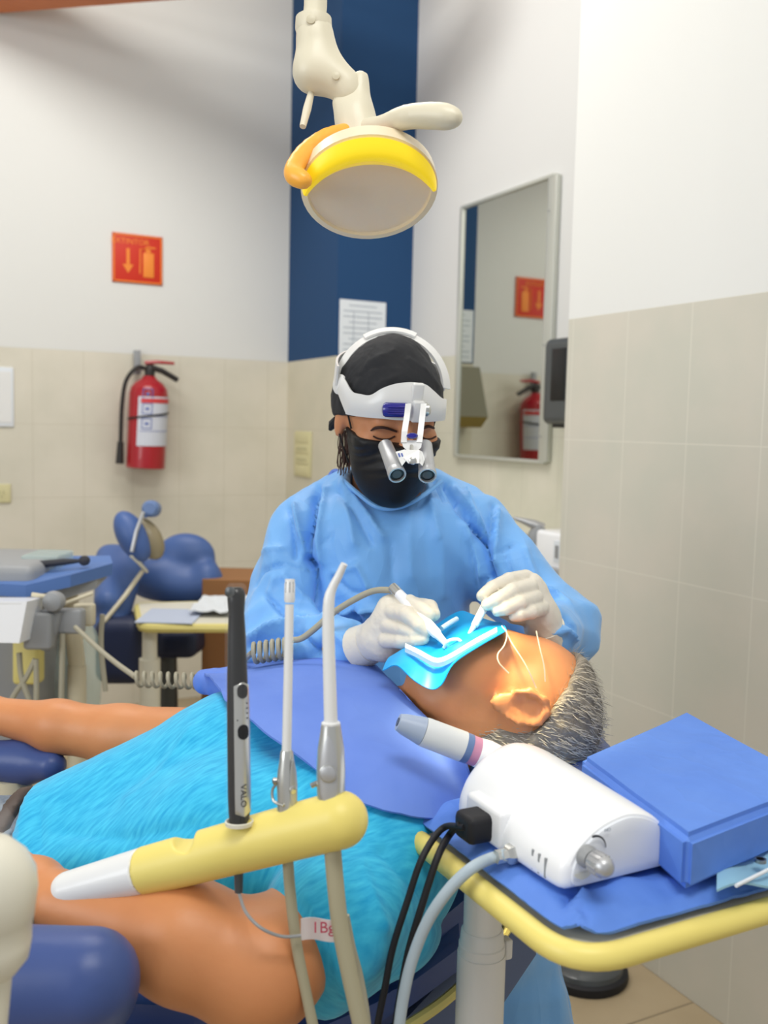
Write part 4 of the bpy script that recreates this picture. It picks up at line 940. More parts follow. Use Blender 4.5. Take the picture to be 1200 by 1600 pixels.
# corner of the drape hanging to the left
tag(sdf('cloth_roll', union([cone(P(322, 1066, 1.30), P(375, 1066, 1.28), .018, .024), cone(P(340, 1072, 1.28), P(400, 1085, 1.24), .016, .02)], .01), .004, M['drape'], None, lambda V: .002*wob(V, 60, 9, True)), 'bunched blue cloth beside the patient far shoulder, under the coiled hose', 'cloth')

# ------------------------------------------------------------------ rubber dam on the mouth
dam = thing('rubber_dam', 'bright cyan rubber dam stretched on a white frame over the patient mouth', 'rubber dam', P(700, 1030, 1.14))
n1 = [(598, 1048, 1.13), (620, 1040, 1.11), (645, 1062, 1.095), (672, 1077, 1.085), (690, 1070, 1.08), (708, 1038, 1.08), (745, 1012, 1.085), (792, 985, 1.11)]
n2 = [(606, 1030, 1.15), (640, 1006, 1.14), (662, 1020, 1.13), (684, 1026, 1.125), (704, 1020, 1.12), (725, 1006, 1.12), (752, 992, 1.125), (790, 980, 1.135)]
n3 = [(618, 1022, 1.17), (650, 1000, 1.19), (672, 996, 1.185), (690, 1004, 1.18), (706, 1002, 1.18), (726, 990, 1.18), (752, 982, 1.175), (785, 976, 1.17)]
n4 = [(640, 1010, 1.22), (668, 985, 1.23), (686, 974, 1.235), (704, 962, 1.235), (722, 955, 1.235), (742, 962, 1.22), (765, 970, 1.20), (784, 974, 1.185)]
C4 = [spline(q, 5) for q in (n1, n2, n3, n4)]; G = []
for k in range(len(C4[0])):
    G.append([P(*q) for q in spline([c_[k] for c_ in C4], 5)])
G = lift(np.array(G), phead, .004, 26); W_ = G.reshape(-1, 3); G = (W_-FW*(.0012*wob(W_, 110, 41, True))[:, None]).reshape(G.shape)
sheet(B(), G, .0012).mk('sheet', M['dam'], dam)
fr_ = spline([(634, 1012, 1.135), (655, 1022, 1.118), (677, 1034, 1.105), (692, 1034, 1.098), (712, 1024, 1.096), (745, 1004, 1.10), (776, 987, 1.115)], 6)
G = [[P(q[0], q[1]-6, q[2]-.001), P(q[0], q[1], q[2]-.006), P(q[0], q[1]+6, q[2]-.004)] for q in fr_]
sheet(B(), G, .0028).mk('frame', M['dam_frame'], dam)
B().tube(spline(PP([(690, 982, 1.17), (702, 974, 1.18), (714, 967, 1.19)]), 4), .0034, 10).mk('frame_arm', M['dam_frame'], dam)
B().tube(spline(PP([(694, 1012, 1.125), (700, 1002, 1.12), (714, 999, 1.12), (722, 1004, 1.12)]), 6), .0022, 8).mk('clamp', M['dam_frame'], dam)
# fine cords of the dam
for i_, (pts, lb_) in enumerate((([(784, 978, 1.12), (792, 990, 1.105), (788, 1008, 1.085), (778, 1022, 1.075), (780, 1036, 1.07), (795, 1052, 1.07)], 'thin looped dental floss hanging from the dam beside the temple'),
              ([(790, 985, 1.12), (800, 1005, 1.1), (822, 1040, 1.085), (838, 1075, 1.085)], 'clear elastic cord crossing the temple down toward the ear'),
              ([(838, 986, 1.12), (843, 1010, 1.10), (850, 1040, 1.095), (852, 1065, 1.095)], 'clear elastic cord running straight over the forehead hairline'))):
    tag(B().tube(spline(PP(pts), 8), .0009, 6).mk('elastic_cord', M['string']), lb_, 'cord')

# ------------------------------------------------------------------ instruments in the dentist's hands and the coiled hose
hp_ = thing('dental_handpiece', 'white handpiece on a grey coiled hose held in the left glove', 'dental handpiece', P(650, 960, 1.17))
ax0, ax1 = P(617, 921, 1.205), P(697, 1006, 1.135); dv = ax1-ax0
B().tube(np.array([ax0+dv*s for s in (0, .03, .2, .62, .82, .86, 1)]), [.005, .0062, .0068, .0072, .0065, .005, .0035], 20).mk('body', M['device_white'], hp_)
B().tube(np.array([ax0-dv*.05, ax0+dv*.02, ax0+dv*.14]), [.0062, .0066, .0062], 20).mk('connector', M['silver'], hp_)
B().tube(np.array([ax0+dv*.98, ax0+dv*1.06]), [.003, .001], 10).mk('tip', M['steel'], hp_)
hz = spline([(614, 922, 1.21), (585, 923, 1.225), (555, 936, 1.235), (520, 958, 1.245), (490, 984, 1.25), (470, 998, 1.255), (452, 1000, 1.26)], 8)
B().tube(PP(hz), .0042, 10).mk('hose', M['grey_hose'], hp_)
co = []
for k in range(0, 6*20+1):
    s = k/120; x = 452-58*s; aa = k/20*2*math.pi; co.append(P(x+3*math.cos(aa), 1012+9*s+15*math.sin(aa), 1.265+.014*math.cos(aa)))
B().tube(co, .0030, 8).mk('coiled_hose', M['grey_hose'], hp_)
B().tube(spline(PP([(394, 1020, 1.27), (370, 1040, 1.35), (345, 1058, 1.42), (322, 1064, 1.46)]), 6), .004, 8).mk('hose', M['grey_hose'], hp_)
co = []
for k in range(0, 9*20+1):
    s = k/180; x = 322-112*s; aa = k/20*2*math.pi; co.append(P(x+3.5*math.cos(aa), 1065-4*s+11*math.sin(aa), 1.5+.25*s+.013*math.cos(aa)))
B().tube(co, .0032, 8).mk('coiled_hose', M['grey_hose'], hp_)
B().tube(spline(PP([(212, 1058, 1.75), (180, 1035, 1.85), (150, 1010, 1.95), (118, 980, 2.05)]), 6), .005, 8).mk('hose', M['grey_hose'], hp_)
mi = thing('dental_probe', 'white slender probe held in the right glove over the dam', 'dental instrument', P(745, 965, 1.15))
B().tube(PP([(772, 925, 1.19), (757, 948, 1.165), (741, 978, 1.15)]), [.0042, .0052, .0045], 14).mk('handle', M['device_white'], mi)
B().tube(PP([(741, 978, 1.15), (733, 990, 1.143), (727, 1002, 1.138)]), [.0036, .002, .001], 10).mk('tip', M['dam_frame'], mi)

# ================================================================== PATIENT CHAIR
ch = thing('dental_chair', 'blue vinyl dental chair with pale piping under the patient', 'dental chair', (*P(380, 1500, 1.1)[:2], 0))
tp_ = [P(-80, 1560, 1.0), P(300, 1600, .93), P(470, 1585, .93), P(620, 1520, .97), P(740, 1435, 1.05), P(850, 1290, 1.16), P(830, 1240, 1.30), P(500, 1240, 1.38), P(100, 1360, 1.42), P(-80, 1420, 1.42)]
bm = bmesh.new(); vs = [bm.verts.new(Vector(p)) for p in tp_]; f_ = bm.faces.new(vs); r_ = bmesh.ops.extrude_face_region(bm, geom=[f_])
for v in [x for x in r_['geom'] if isinstance(x, bmesh.types.BMVert)]: v.co += Vector((0, 0, -.07))
bmesh.ops.recalc_face_normals(bm, faces=bm.faces); bmesh.ops.bevel(bm, geom=bm.edges[:]+bm.verts[:], offset=.022, segments=4, affect='EDGES'); bm.verts.index_update()
B().add([v.co[:] for v in bm.verts], [[v.index for v in f.verts] for f in bm.faces]).mk('backrest', M['vinyl'], ch); bm.free()
pp_ = [p+np.array([0, 0, -.062]) for p in tp_[1:6]]
B().tube(spline([p-HF*.004 for p in pp_], 8), .006, 8).mk('piping', M['yellow_pale'], ch)
lw_ = [p+np.array([0, 0, -.075])+HF*.02 for p in tp_]
B().slab(lw_, (0, 0, -.10)).mk('back_shell', mat('shell_slate', (82, 100, 140), .5), ch, False)
hr = rbox(P(850, 1190, 1.20), (.10, .10, .03), .025, tiltax(10)); sdf('headrest', hr, .008, M['vinyl'], ch)
sdf('armrest', union([cone(P(-120, 1545, .80), P(140, 1530, .78), .052, .040), cone(P(-120, 1560, .84), P(140, 1560, .80), .052, .036)], .02), .006, M['vinyl'], ch)
sdf('armrest', union([cone(P(-120, 1185, 1.43), P(40, 1190, 1.43), .032, .03), cone(P(40, 1190, 1.43), P(80, 1196, 1.40), .03, .022)], .02), .007, M['vinyl'], ch)
for x_, y_, d_ in ((60, 1590, .80), (20, 1215, 1.43)):
    p = P(x_, y_, d_); B().tube([p, p+(0, 0, -.12), np.array([p[0], p[1], .35])+HF*(.12 if d_ < 1 else -.1)], .028, 12).mk('armrest_bracket', M['cream_dark'], ch)
bc = P(330, 1600, 1.15)
B().box((bc[0], bc[1], .2), (.5, .35, .34), np.array([R0, HF, ZZ]), .04).mk('pedestal', M['cream_dark'], ch)
B().box((bc[0], bc[1], .02), (.7, .5, .04), np.array([R0, HF, ZZ]), .015).mk('floor_plate', M['cream_dark'], ch)
B().box((bc[0], bc[1], .45), (.25, .2, .24), np.array([R0, HF, ZZ]), .03).mk('lift_column', M['cream_dark'], ch)

# ================================================================== INSTRUMENT HOLDER BAR
BA, BM_, BZ = P(226, 1361, .87), P(400, 1322, .83), P(531, 1281, .80)
hol = thing('instrument_holder', 'yellow cylindrical holder bar with white arm carrying three upright instruments', 'instrument holder', P(390, 1340, .83))
dn = -UP
barf = union([cone(BA, BZ, .0215, .0237)], .001)
barf = inter(barf, half(BA, BA-BZ), .001)
xd = (BZ-BA)/np.linalg.norm(BZ-BA)
NC = P(289, 1290, .855)
barf = sub(barf, rbox(P(289, 1284, .855), (.0108, .05, .0200), .009, A3), .002)
def socket(px, py, d, r): return cone(P(px, py-20, d), P(px, py+14, d), r)
IV, IS_, IH = (374, 1268, .822), (449, 1250, .815), (517, 1232, .803)
sdf('bar', barf, .0018, M['yellow'], hol)
wf = union([cone(BA, P(108, 1392, .89), .0212, .0178)], .001); wf = inter(wf, half(BA, BZ-BA), .0006)
wf = sub(wf, cone(P(40, 1418, .87), P(136, 1416, .86), .0055), .002)
sdf('end_piece', wf, .0018, M['white_plastic'], hol)
B().tube(PP([(130, 1412, .89), (60, 1420, .89), (0, 1425, .88), (-60, 1425, .86)]), [.012, .014, .02, .022], 16).mk('link_arm', M['cream_dark'], hol)
for (x, y, d), r in (((374, 1283, .815), .0118),):
    c = P(x, y+2, d); B().lathe(c, UP, [(-.002, r), (.0012, r+.0004), (.0018, r-.0004), (.0014, r-.0012), (-.002, r-.0012)], 32).mk('socket_ring', M['cream_plastic'], hol)
# pivot joint at far left
jt = thing('arm_joint', 'rounded cream pivot cap of the unit arm at the lower left edge', 'dental unit', P(-20, 1450, .66))
B().lathe(P(-22, 1500, .66), UP, [(-.01, .020), (0, .028), (.012, .0300), (.026, .0300), (.028, .0315), (.048, .0340), (.060, .033), (.072, .027), (.082, .016), (.085, .003)], 40).mk('cap', M['cream_plastic'], jt)
B().tube([P(-22, 1508, .66), P(-40, 1700, .66)], .018, 16).mk('post', M['cream_plastic'], jt)
B().tube(PP([(-22, 1440, .66), (-140, 1440, .66)]), .02, 16).mk('arm', M['cream_plastic'], jt)
tag(sdf('sleeve_cover', union([cone(P(-30, 1300, .75), P(8, 1345, .72), .018, .012), cone(P(-30, 1260, .78), P(-5, 1300, .75), .014, .016)], .01), .004, M['film'], None, lambda V: .002*wob(V, 90, 7)), 'loose clear plastic cover at the left edge above the cream joint', 'plastic cover')

# ---- curing light in clear sleeve
def AL(q, top, s): return np.asarray(q)*(1-s)+np.asarray(top)*s
v0, v1 = P(374, 1288, .822), P(369, 922, .822)
vl = thing('curing_light', 'black and silver curing light wand in a clear sleeve, leftmost on the bar', 'curing light', v0)
prof = [(0, .0082), (.05, .0092), (.12, .0096), (.4, .0094), (.62, .0088), (.8, .0078), (.9, .0068), (.94, .0074), (.98, .0078), (1.0, .0066), (1.012, .004)]
L_ = np.linalg.norm(v1-v0); axv = (v1-v0)/L_
B().lathe(v0, axv, [(a*L_, r*1.0) for a, r in prof], 32).mk('body', M['black'], vl)
B().lathe(P(362, 924, .822)+(-FW)*.006, -RT*.3-FW, [(0, .0045), (.002, .0045), (.003, .002)], 20).mk('light_head', M['dark_grey'], vl)
def vp(s, ang, off=0.0):
    """point on the wand surface; ang measured from the viewer side toward picture right"""
    c = v0+axv*L_*s; r = np.interp(s, [p[0] for p in prof], [p[1] for p in prof])+off
    return c+RT*r*math.sin(ang)-FW*r*math.cos(ang)
def patch(s0, s1, a0, a1, off, rnd=.25, n=20, k=10):
    G = []
    for s in np.linspace(s0, s1, n):
        e = min((s-s0), (s1-s))/(s1-s0); w_ = math.sqrt(max(0, 1-(1-min(1, e/rnd))**2)) if rnd > 0 else 1; w_ = max(w_, .12)
        mid, hw_ = (a0+a1)/2, (a1-a0)/2*w_; G.append([vp(s, mid+hw_*t_, off) for t_ in np.linspace(-1, 1, k)])
    return G
sheet(B(), patch(.045, .612, -.18, 1.45, .0006, .03, 40), .0008).mk('silver_panel', M['silver'], vl)
for s0, s1 in ((.545, .605), (.372, .435)): sheet(B(), patch(s0, s1, .12, 1.05, .0016, .4), .0008).mk('button', M['black_soft'], vl)
dots = B()
for k in range(4): dots.lathe(vp(.46+.021*k, 1.0, .0012), RT*.8-FW*.5, [(0, .0006), (.0006, .0006)], 8)
dots.lathe(vp(.455, .12, .0012), -FW, [(0, .0006), (.0006, .0006)], 8); dots.mk('indicator_dots', M['black'], vl)
text('lettering', 'VALO', .0072, vp(.135, .5, .0014), -axv, RT*math.cos(.5)+FW*math.sin(.5), M['ink_dark'], vl, .0002, font_scale=1.05)
B().lathe(v0, axv, [(0, .0112), (.02, .0114), (L_*.5, .0112), (L_*.9, .0100), (L_*1.01, .0095), (L_*1.03, .006)], 32).mk('clear_sleeve', M['film'], vl)
# ---- saliva ejector
e0, e1, e2 = P(449, 1272, .815), P(448, 1172, .815), P(453, 905, .815)
sj = thing('saliva_ejector', 'white straw ejector on a small silver handle, middle of the three', 'saliva ejector', e0)
L1 = np.linalg.norm(e1-e0); a1_ = (e1-e0)/L1
B().lathe(e0, a1_, [(-.004, .0086), (0, .0088), (L1*.25, .0086), (L1*.45, .0088), (L1*.65, .0082), (L1*.85, .0062), (L1*.97, .0054), (L1, .0046)], 32).mk('handle', M['silver'], sj)
c = e0+a1_*L1*.42+RT*.0055-FW*.0068
G = [[e0+a1_*L1*s+(RT*math.sin(a)-FW*math.cos(a))*(.0092 if .2 < s < .7 else .0088) for a in np.linspace(.75-.42*w_, .75+.42*w_, 7)] for s, w_ in [(.12, .1), (.18, .6), (.3, .9), (.5, 1), (.7, .8), (.82, .4), (.88, .1)]]
sheet(B(), G, .0008).mk('grip_panel', M['silver_matte'], sj)
B().lathe(c, RT*.65-FW*.76, [(0, .0036), (.0012, .0036), (.0016, .003)], 20).mk('button', M['silver'], sj)
B().tube(spline([e0+a1_*.026-RT*.009, e0+a1_*.020-RT*.0125, e0+a1_*.012-RT*.011-FW*.003, e0+a1_*.010-RT*.002-FW*.0098], 6), .0012, 8).mk('lever', M['steel'], sj)
B().lathe(e0+a1_*.028-RT*.0095, -RT, [(-.001, .0028), (.002, .003), (.003, .0015)], 14).mk('lever_knob', M['steel'], sj)
L2 = np.linalg.norm(e2-e1); a2_ = (e2-e1)/L2
B().lathe(e1-a2_*.004, a2_, [(0, .0040), (.004, .0041), (L2*.88, .0037)], 20).mk('straw', M['white_plastic'], sj)
tpp = B().lathe(e1, a2_, [(L2*.865, .0040), (L2*.88, .0046), (L2*.975, .0046), (L2*.98, .0042), (L2*1.0, .0042), (L2, .0026), (L2*.98, .002)], 24).mk('tip', M['white_plastic'], sj)
sl = B()
for a in (-.7, 0.1, .8): sl.box(e1+a2_*L2*.955+RT*.0044*math.sin(a)-FW*.0044*math.cos(a), (.0008, .0008, .009), np.array([RT, FW, a2_]))
sl.mk('slot', M['grey_plastic'], tpp)
# ---- high-volume evacuator
h0, h1 = P(517, 1256, .803), P(517, 1132, .803)
hv = thing('suction_evacuator', 'white angled suction tip on a wide silver handle, nearest the bar end', 'suction tip', h0)
L1 = np.linalg.norm(h1-h0); a1_ = (h1-h0)/L1
B().lathe(h0, a1_, [(-.004, .0108), (0, .0112), (L1*.2, .0120), (L1*.45, .0122), (L1*.7, .0112), (L1*.9, .0090), (L1, .0082), (L1*1.01, .0070)], 36).mk('handle', M['silver'], hv)
rh = lambda s: np.interp(s, [0, .2, .45, .7, .9, 1], [.0112, .012, .0122, .0112, .009, .0082])
G = [[h0+a1_*L1*s+(RT*math.sin(a)-FW*math.cos(a))*(rh(s)+.0003) for a in np.linspace(-.12-.62*w_, -.12+.62*w_, 11)] for s, w_ in [(.04, .12), (.08, .55), (.16, .85), (.3, .98), (.5, 1), (.66, .85), (.78, .6), (.85, .35), (.89, .1)]]
sheet(B(), G, .0007).mk('grip_panel', M['silver_matte'], hv)
c = h0+a1_*L1*.43-FW*.0124-RT*.0015
B().lathe(c, -FW-RT*.12, [(0, .0076), (.0006, .0076), (.0008, .0070), (.0004, .0068)], 32).mk('button_ring', M['silver'], hv)
B().lathe(c, -FW-RT*.12, [(0, .0066), (.001, .0066), (.0014, .006)], 28).mk('button', M['silver_matte'], hv)
B().tube([h0+a1_*.018-RT*.010, h0+a1_*.015-RT*.0165], .0022, 10).mk('lever', M['steel'], hv)
tu = spline(PP([(517, 1134, .803), (515, 1060, .803), (513, 985, .803), (514, 940, .803), (519, 920, .803), (529, 900, .802), (538, 881, .80)]), 8)
B().tube(tu, np.interp(np.linspace(0, 1, len(tu)), [0, .5, .68, 1], [.0058, .0048, .0037, .0029]), 24).mk('suction_tube', M['white_plastic'], hv)
B().lathe(h1, a1_, [(-.001, .0078), (.0015, .008), (.0025, .007)], 28).mk('collar', M['white_plastic'], hv)

# ---- hoses under the bar
def hosething(name, label, pts, r, m, cat='hose'):
    return tag(B().tube(spline(PP(pts), 8), r, 12).mk(name, m), label, cat)
hosething('suction_hose', 'wide beige hose dropping from the bar under the suction handle', [(519, 1318, .80), (524, 1380, .80), (532, 1450, .80), (548, 1530, .80), (566, 1610, .80), (580, 1680, .80), (590, 1800, .80), (596, 2000, .81), (600, 2300, .82)], .0072, M['beige_hose'])
hosething('ejector_hose', 'narrow beige hose dropping from the bar under the straw ejector', [(449, 1334, .82), (454, 1400, .82), (464, 1480, .82), (480, 1560, .82), (492, 1620, .82), (502, 1700, .82), (508, 1850, .83), (510, 2050, .84), (512, 2300, .84)], .0048, M['beige_hose'])
cc = vl
B().tube(PP([(373, 1348, .83), (373, 1394, .83)]), [.0045, .0035], 12).mk('strain_relief', M['dark_grey'], cc)
B().tube(spline(PP([(373, 1394, .83), (384, 1425, .81), (408, 1450, .80), (440, 1463, .805), (470, 1462, .81)]), 8), .0014, 8).mk('cord', M['grey_plastic'], cc)
hosething('thin_tube', 'thin pale tube beside the wide beige hose near the bottom edge', [(542, 1430, .82), (552, 1480, .825), (565, 1530, .83), (576, 1600, .83), (580, 1680, .83), (583, 1850, .84), (585, 2200, .85)], .0022, M['grey_hose'], 'hose')
tg = thing('tape_flag', 'white tape flag with red handwriting between the two beige hoses', 'label', P(500, 1470, .83))
G = [[P(x, 1435+.02*(x-470)+34*s+2*math.sin(x*.1), .825+.003*math.sin(x*.13)) for s in np.linspace(0, 1, 4)] for x in np.linspace(470, 533, 12)]
sheet(B(), G, .0008).mk('tape', mat('tape_white', (232, 222, 222), .6), tg)
text('handwriting', '1Bg', .0135, P(505, 1450, .817), RT, UP, M['ink_red'], tg, .0002)

# ================================================================== INSTRUMENT TRAY
ZT = .83
def tz(px, py, z=ZT): return onz(px, py, z)
x0, x1, y0_, y1_ = .456, .93, .548, .845
tr = thing('instrument_tray', 'cream and yellow rimmed instrument tray on a white post, lower right', 'instrument tray', (.53, .76, 0))
def rr2(x0, x1, y0, y1, rad, z, n=10):
    return np.array([np.array([*p[:2], z]) for p in rtray([(x0, y0, z), (x1, y0, z), (x1, y1, z), (x0, y1, z)], rad, n)])
rc = rr2(x0, x1, y0_, y1_, .05, ZT-.008)
B().slab(rr2(x0+.006, x1-.006, y0_+.006, y1_-.006, .045, ZT-.006), (0, 0, -.012)).mk('tray_plate', M['cream_plastic'], tr, False)
rl = np.vstack([rc[-30:], rc[:-30], rc[-30:-28]]); B().tube(rl+(0, 0, -.004), .0105, 14).mk('rim', M['yellow'], tr)
pc0 = P(752, 1500, .93); px_, py_ = pc0[0], pc0[1]
zj = P(752, 1470, .93)[2]
B().tube([(px_, py_, zj), (px_, py_, ZT-.012)], .0185, 24).mk('post', M['white_plastic'], tr)
B().lathe((px_, py_, zj), ZZ, [(-.03, .0225), (-.001, .0225), (.0, .0215), (.012, .0205), (.014, .019)], 28).mk('post_collar', M['white_plastic'], tr)
B().tube([(px_, py_, .05), (px_, py_, zj-.01)], .0235, 24).mk('post_sleeve', M['white_plastic'], tr)
B().box((px_+.026, py_-.004, zj-.01), (.008, .012, .02), bev=.002).mk('clamp_tab', M['white_plastic'], tr)
B().lathe((px_, py_, 0), ZZ, [(0, .16), (.02, .16), (.04, .06), (.05, .03)], 32).mk('floor_base', M['cream_plastic'], tr)
# blue cover cloth
rows = 70; cols = 100; G = []
for i in range(rows):
    row = []
    for j in range(cols):
        u = i/(rows-1); v = j/(cols-1); x = x0+.007+(x1-x0-.014)*v; y = y0_+.008+(y1_-y0_-.016)*u
        # rounded front left corner
        R2 = .036; cx, cy = x0+.007+R2, y0_+.008+R2
        if x < cx and y < cy:
            dx, dy = x-cx, y-cy; m_ = max(abs(dx), abs(dy)); l_ = math.hypot(dx, dy)
            if l_ > 0: x, y = cx+dx*m_/l_, cy+dy*m_/l_
        row.append((x, y, ZT))
    G.append(row)
G = np.array(G, float); W_ = G.reshape(-1, 3)
ed = np.minimum.reduce([(W_[:, 0]-x0-.01)/.03, (W_[:, 1]-y0_-.012)/.03, (x1-.01-W_[:, 0])/.03, (y1_-.012-W_[:, 1])/.03]); ed = np.clip(ed, 0, 1)
hgt = .003+.0085*np.sqrt(np.maximum(0, 1-(1-ed)**2))+.0016*wob(W_, 34, 51)*ed+.0012*wob(W_, 75, 52, True)
cfl = [([(895, 1468), (882, 1446), (884, 1425), (905, 1410)], 7, -.010), ([(905, 1462), (896, 1440), (912, 1420)], 6, .009), ([(868, 1440), (874, 1456)], 6, .005), ([(900, 1440), (915, 1452)], 4, -.006), ([(960, 1400), (1020, 1405), (1080, 1400)], 9, .005), ([(780, 1370), (830, 1410)], 6, -.004), ([(980, 1430), (1060, 1425), (1140, 1415)], 12, -.003)]
W_[:, 2] = ZT+np.maximum(hgt+folds(W_, cfl)*ed, .0015); G = W_.reshape(rows, cols, 3)
tag(sheet(B(), G, .003).mk('tray_cover', M['drape_tray']), 'wrinkled blue cloth cover lying on the yellow rimmed tray', 'drape')
zc = ZT+.0145

# ---- ultrasonic scaler unit
dv_ = thing('scaler_unit', 'white rounded ultrasonic scaler unit with a grey dial on the blue tray', 'dental device', (.556, .715, zc))
XL, XR, YF, YB = .482, .610, .602, .775
def prof_at(s):
    """closed section at station s (0 front .. 1 back)"""
    w0 = (XR-XL)/2; xm = (XL+XR)/2; hh = .058+.011*s
    pts = []
    base = [(-.86, .0), (-.95, .02), (-1.0, .10), (-1.0, .24), (-.965, .38), (-.86, .56), (-.66, .76), (-.4, .91), (-.1, .99), (.1, 1.0), (.38, .93), (.62, .79), (.82, .58), (.95, .36), (1.0, .2), (.985, .08), (.9, .01), (.8, .0)]
    b2 = spline(np.array(base), 3)
    for a, b in b2: pts.append((xm+a*w0, zc+b*hh))
    return pts
G = []; stn = [(-.004, .80), (.0, .90), (.02, .965), (.05, .99), (.1, 1.0)]+[(s, 1.0+.02*math.sin(s*3)) for s in np.linspace(.2, .85, 8)]+[(.9, .99), (.95, .95), (.985, .86), (1.0, .72)]
V = []; Fc = []
nn = len(prof_at(0))
for s, k in stn:
    pf = prof_at(s); y = YF+(YB-YF)*s; xm = (XL+XR)/2
    for x, z in pf: V.append((xm+(x-xm)*k, y, zc+.001+(z-zc-.04)*k+.04))
for i in range(len(stn)-1):
    for j in range(nn): Fc.append([i*nn+j, i*nn+(j+1) % nn, (i+1)*nn+(j+1) % nn, (i+1)*nn+j])
Fc += [list(range(nn))[::-1], [(len(stn)-1)*nn+j for j in range(nn)]]
cs = B().add(V, Fc).mk('case', M['device_white'], dv_)
# slightly proud front panel
pf = prof_at(0); xm = (XL+XR)/2
pl = [np.array([xm+(x-xm)*.86, YF-.0005, zc+.04+(z-zc-.04)*.86]) for x, z in pf]
cen = np.mean(pl, 0); bulge = []
for k_, off in ((1.0, .0), (.985, .0022), (.9, .0034), (.6, .0042), (.25, .0046), (.02, .0047)): bulge.append([cen+(p-cen)*k_-np.array([0, off, 0]) for p in pl])
V = [p for r in bulge for p in r]; Fc = [[i*nn+j, i*nn+(j+1) % nn, (i+1)*nn+(j+1) % nn, (i+1)*nn+j] for i in range(5) for j in range(nn)]+[[5*nn+j for j in range(nn)]]
B().add(V, Fc).mk('front_panel', mat('panel_white', (226, 229, 235), .35), dv_)
kp = ony(917, 1338, YF-.005); yv = np.array([.0, -1, 0])
B().lathe(kp+(0, .002, 0), yv, [(0, .0095), (.004, .0095), (.006, .008), (.008, .0075)], 28).mk('dial_collar', M['grey_plastic'], dv_)
kn = B().lathe(kp, yv, [(.007, .0072), (.009, .0088), (.020, .0092), (.025, .0078), (.028, .005), (.0285, .002)], 28).mk('dial', M['silver_matte'], dv_)
rg = B()
for k in range(14):
    aa = 2*math.pi*k/14; rg.tube([kp+np.array([math.cos(aa)*.0091, -.010, math.sin(aa)*.0091]), kp+np.array([math.cos(aa)*.0092, -.021, math.sin(aa)*.0092])], .0007, 5)
rg.mk('dial_ridges', M['silver_matte'], kn)
G = []
for a_ in np.linspace(1.75, .05, 16):
    w_ = .0022*(.25+.75*(a_/1.75)); cxx = kp+np.array([.006, -.0012, .004]); dr = np.array([math.cos(a_), 0, math.sin(a_)]); G.append([cxx+dr*(.0125-w_/2), cxx+dr*(.0125+w_/2)])
sheet(B(), G, .0005).mk('dial_scale', M['ink_dark'], dv_)
text('lettering', 'NO', .0042, kp+np.array([.0195, -.0014, .0195]), X1, ZZ, M['ink'], dv_, .0002)
G = [[kp+np.array([-.012+.018*u, -.0002, -.013-.006*v*math.sin(math.pi*(u*.8+.1))]) for v in np.linspace(0, 1, 4)] for u in np.linspace(0, 1, 9)]
sheet(B(), G, .0005).mk('swoosh_mark', mat('swoosh_cream', (214, 212, 196), .5), dv_)
vt = B()
for k in range(3):
    y = YF+.022+.009*k; vt.box((XL+.0002, y, zc+.014), (.0015, .0022, .017))
vt.mk('vent_slots', M['grey_plastic'], dv_)
B().box((XL+.006, YB-.06, zc+.02), (.02, .06, .036), bev=.005).mk('rear_socket_block', M['device_white'], dv_)
cnn = B(); cp = onx(790, 1336, XL-.008); cnn.lathe(cp+(.012, 0, 0), (-1, 0, 0), [(0, .0085), (.006, .0092), (.010, .0085), (.012, .0062), (.022, .006)], 6).mk('hose_nut', M['silver'], dv_)
pq = onx(740, 1290, XL-.014)
# black plug & cables
pg_ = thing('power_plug', 'black angled plug with two cables pushed in the scaler side', 'plug', pq)
B().box(pq+(.012, 0, 0), (.05, .03, .026), bev=.006).mk('plug_body', M['black_soft'], pg_)
for dx, rr in ((0, .0032), (26, .0034)):
    B().tube(spline(np.vstack([[pq+(-.012, .004*(1 if dx else -1), .002)], PP([(692+dx*.4, 1294+dx*.4, .90), (660+dx*.9, 1340, .87), (636+dx*.95, 1410, .86), (614+dx*1.0, 1480, .86), (602+dx*1.0, 1540, .86), (588+dx*1.1, 1615, .86), (582+dx*1.1, 1700, .87)])]), 8), rr, 10).mk('cable', M['black_soft'], pg_)
hosething('water_hose', 'pale grey hose curving from the scaler nut down past the tray post', [(790, 1336, proj(cp)[2]-.004), (765, 1342, .845), (735, 1358, .83), (700, 1392, .83), (668, 1440, .835), (644, 1500, .84), (630, 1560, .84), (622, 1620, .84), (615, 1700, .85), (612, 1880, .86), (612, 2150, .86)], .0052, M['pale_hose'])
# scaler handpiece resting behind the unit
sh_ = thing('scaler_handpiece', 'pale tapered scaler handpiece with blue and pink rings behind the white unit', 'dental handpiece', P(690, 1160, 1.03))
a_, b_ = P(622, 1128, .97), P(748, 1176, .98); ax_ = (b_-a_)/np.linalg.norm(b_-a_); L_ = np.linalg.norm(b_-a_)
B().lathe(a_, ax_, [(0, .006), (.0, .0085), (.006, .0105), (L_*.3, .0145)], 28).mk('nose_cone', mat('nose_cone_blue', (165, 178, 200), .4), sh_)
B().lathe(a_, ax_, [(-.0008, .0045), (.0005, .0045)], 16).mk('nozzle', M['dark_grey'], sh_)
B().lathe(a_, ax_, [(L_*.305, .0145), (L_*.33, .0150), (L_*.8, .0155)], 28).mk('body', mat('pale_grey_white', (215, 218, 220), .4), sh_)
B().lathe(a_, ax_, [(L_*.8, .0152), (L_*.88, .0152)], 28).mk('ring', M['blue_grey'], sh_, label='blue grey ring')
B().lathe(a_, ax_, [(L_*.88, .0148), (L_*.98, .0148)], 28).mk('ring', M['pink'], sh_, label='pink ring')
B().lathe(a_, ax_, [(L_*.98, .0150), (L_*1.1, .016), (L_*1.3, .014), (L_*1.42, .008)], 28).mk('tail', M['device_white'], sh_)
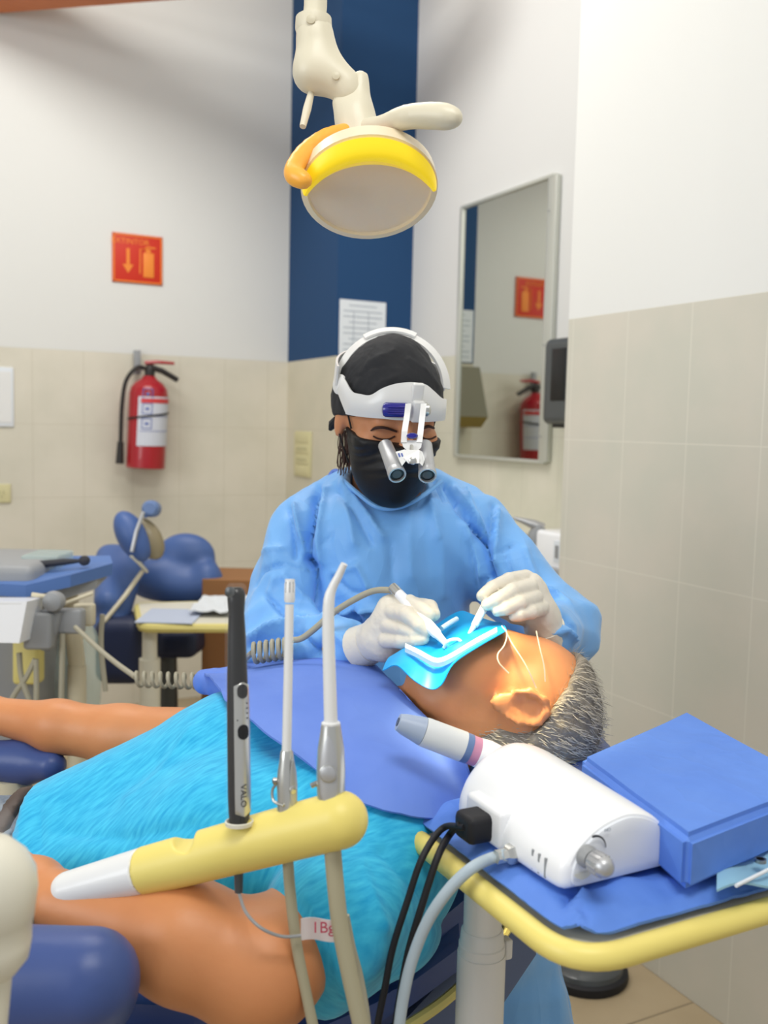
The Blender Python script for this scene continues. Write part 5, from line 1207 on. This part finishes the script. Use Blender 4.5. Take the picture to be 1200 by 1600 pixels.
# wrapped instrument pack
c0 = tz(1090, 1383, zc); top = zc+.05
A_ = ony(915, 1185, .80); 
pk = [onz(905, 1182, top), onz(1072, 1108, top), onz(1290, 1225, top), onz(1075, 1310, top)]
bt = [np.array([p[0], p[1], zc+.002]) for p in pk]
bm = bmesh.new(); vt_ = [bm.verts.new(Vector(p)) for p in pk]; vb_ = [bm.verts.new(Vector(p)) for p in bt]
bm.faces.new(vt_); bm.faces.new(vb_[::-1])
for i in range(4): bm.faces.new([vt_[i], vb_[i], vb_[(i+1) % 4], vt_[(i+1) % 4]])
bmesh.ops.recalc_face_normals(bm, faces=bm.faces); bmesh.ops.bevel(bm, geom=bm.edges[:]+bm.verts[:], offset=.007, segments=3, affect='EDGES')
bmesh.ops.subdivide_edges(bm, edges=bm.edges[:], cuts=3, use_grid_fill=True)
V = np.array([v.co[:] for v in bm.verts]); V += (.0012*wob(V, 40, 61))[:, None]*ZZ; bm.verts.index_update()
wp = thing('instrument_pack', 'thick square pack wrapped in blue cloth at the right of the tray', 'sterile pack', (*V.mean(0)[:2], zc))
B().add(V, [[v.index for v in f.verts] for f in bm.faces]).mk('wrapped_pack', M['drape_tray'], wp); bm.free()
fp0, fp1, fp2 = pk[3]+(0, 0, .001), pk[0]*.55+pk[3]*.45+(0, 0, .001), pk[2]*.6+pk[3]*.4+(0, 0, .001)
# sealed pouch right edge
pz = zc+.004
G = [[onz(1120+100*u, 1392-62*v+(-14*u), pz)+np.array([0, 0, .004*math.sin(u*5+v*3)]) for v in np.linspace(0, 1, 8)] for u in np.linspace(0, 1, 10)]
po = thing('sterile_pouch', 'pale blue and clear sterile pouch at the right picture edge of the tray', 'pouch', onz(1180, 1365, pz))
sheet(B(), G, .002).mk('pouch', mat('pouch_blue', (150, 195, 215), .4), po)
B().tube(PP([(1150, 1384, proj(onz(1150, 1384, pz+.006))[2]), (1215, 1352, proj(onz(1215, 1352, pz+.006))[2])]), .0016, 8).mk('seal_line', M['paper'], po)
rgc = onz(1188, 1345, pz+.008); B().lathe(rgc, ZZ, [(-.001, .005), (.002, .005), (.002, .0035), (-.001, .0035)], 20).mk('steel_ring', M['steel'], po)
print('OBJECTS', len(bpy.data.objects))
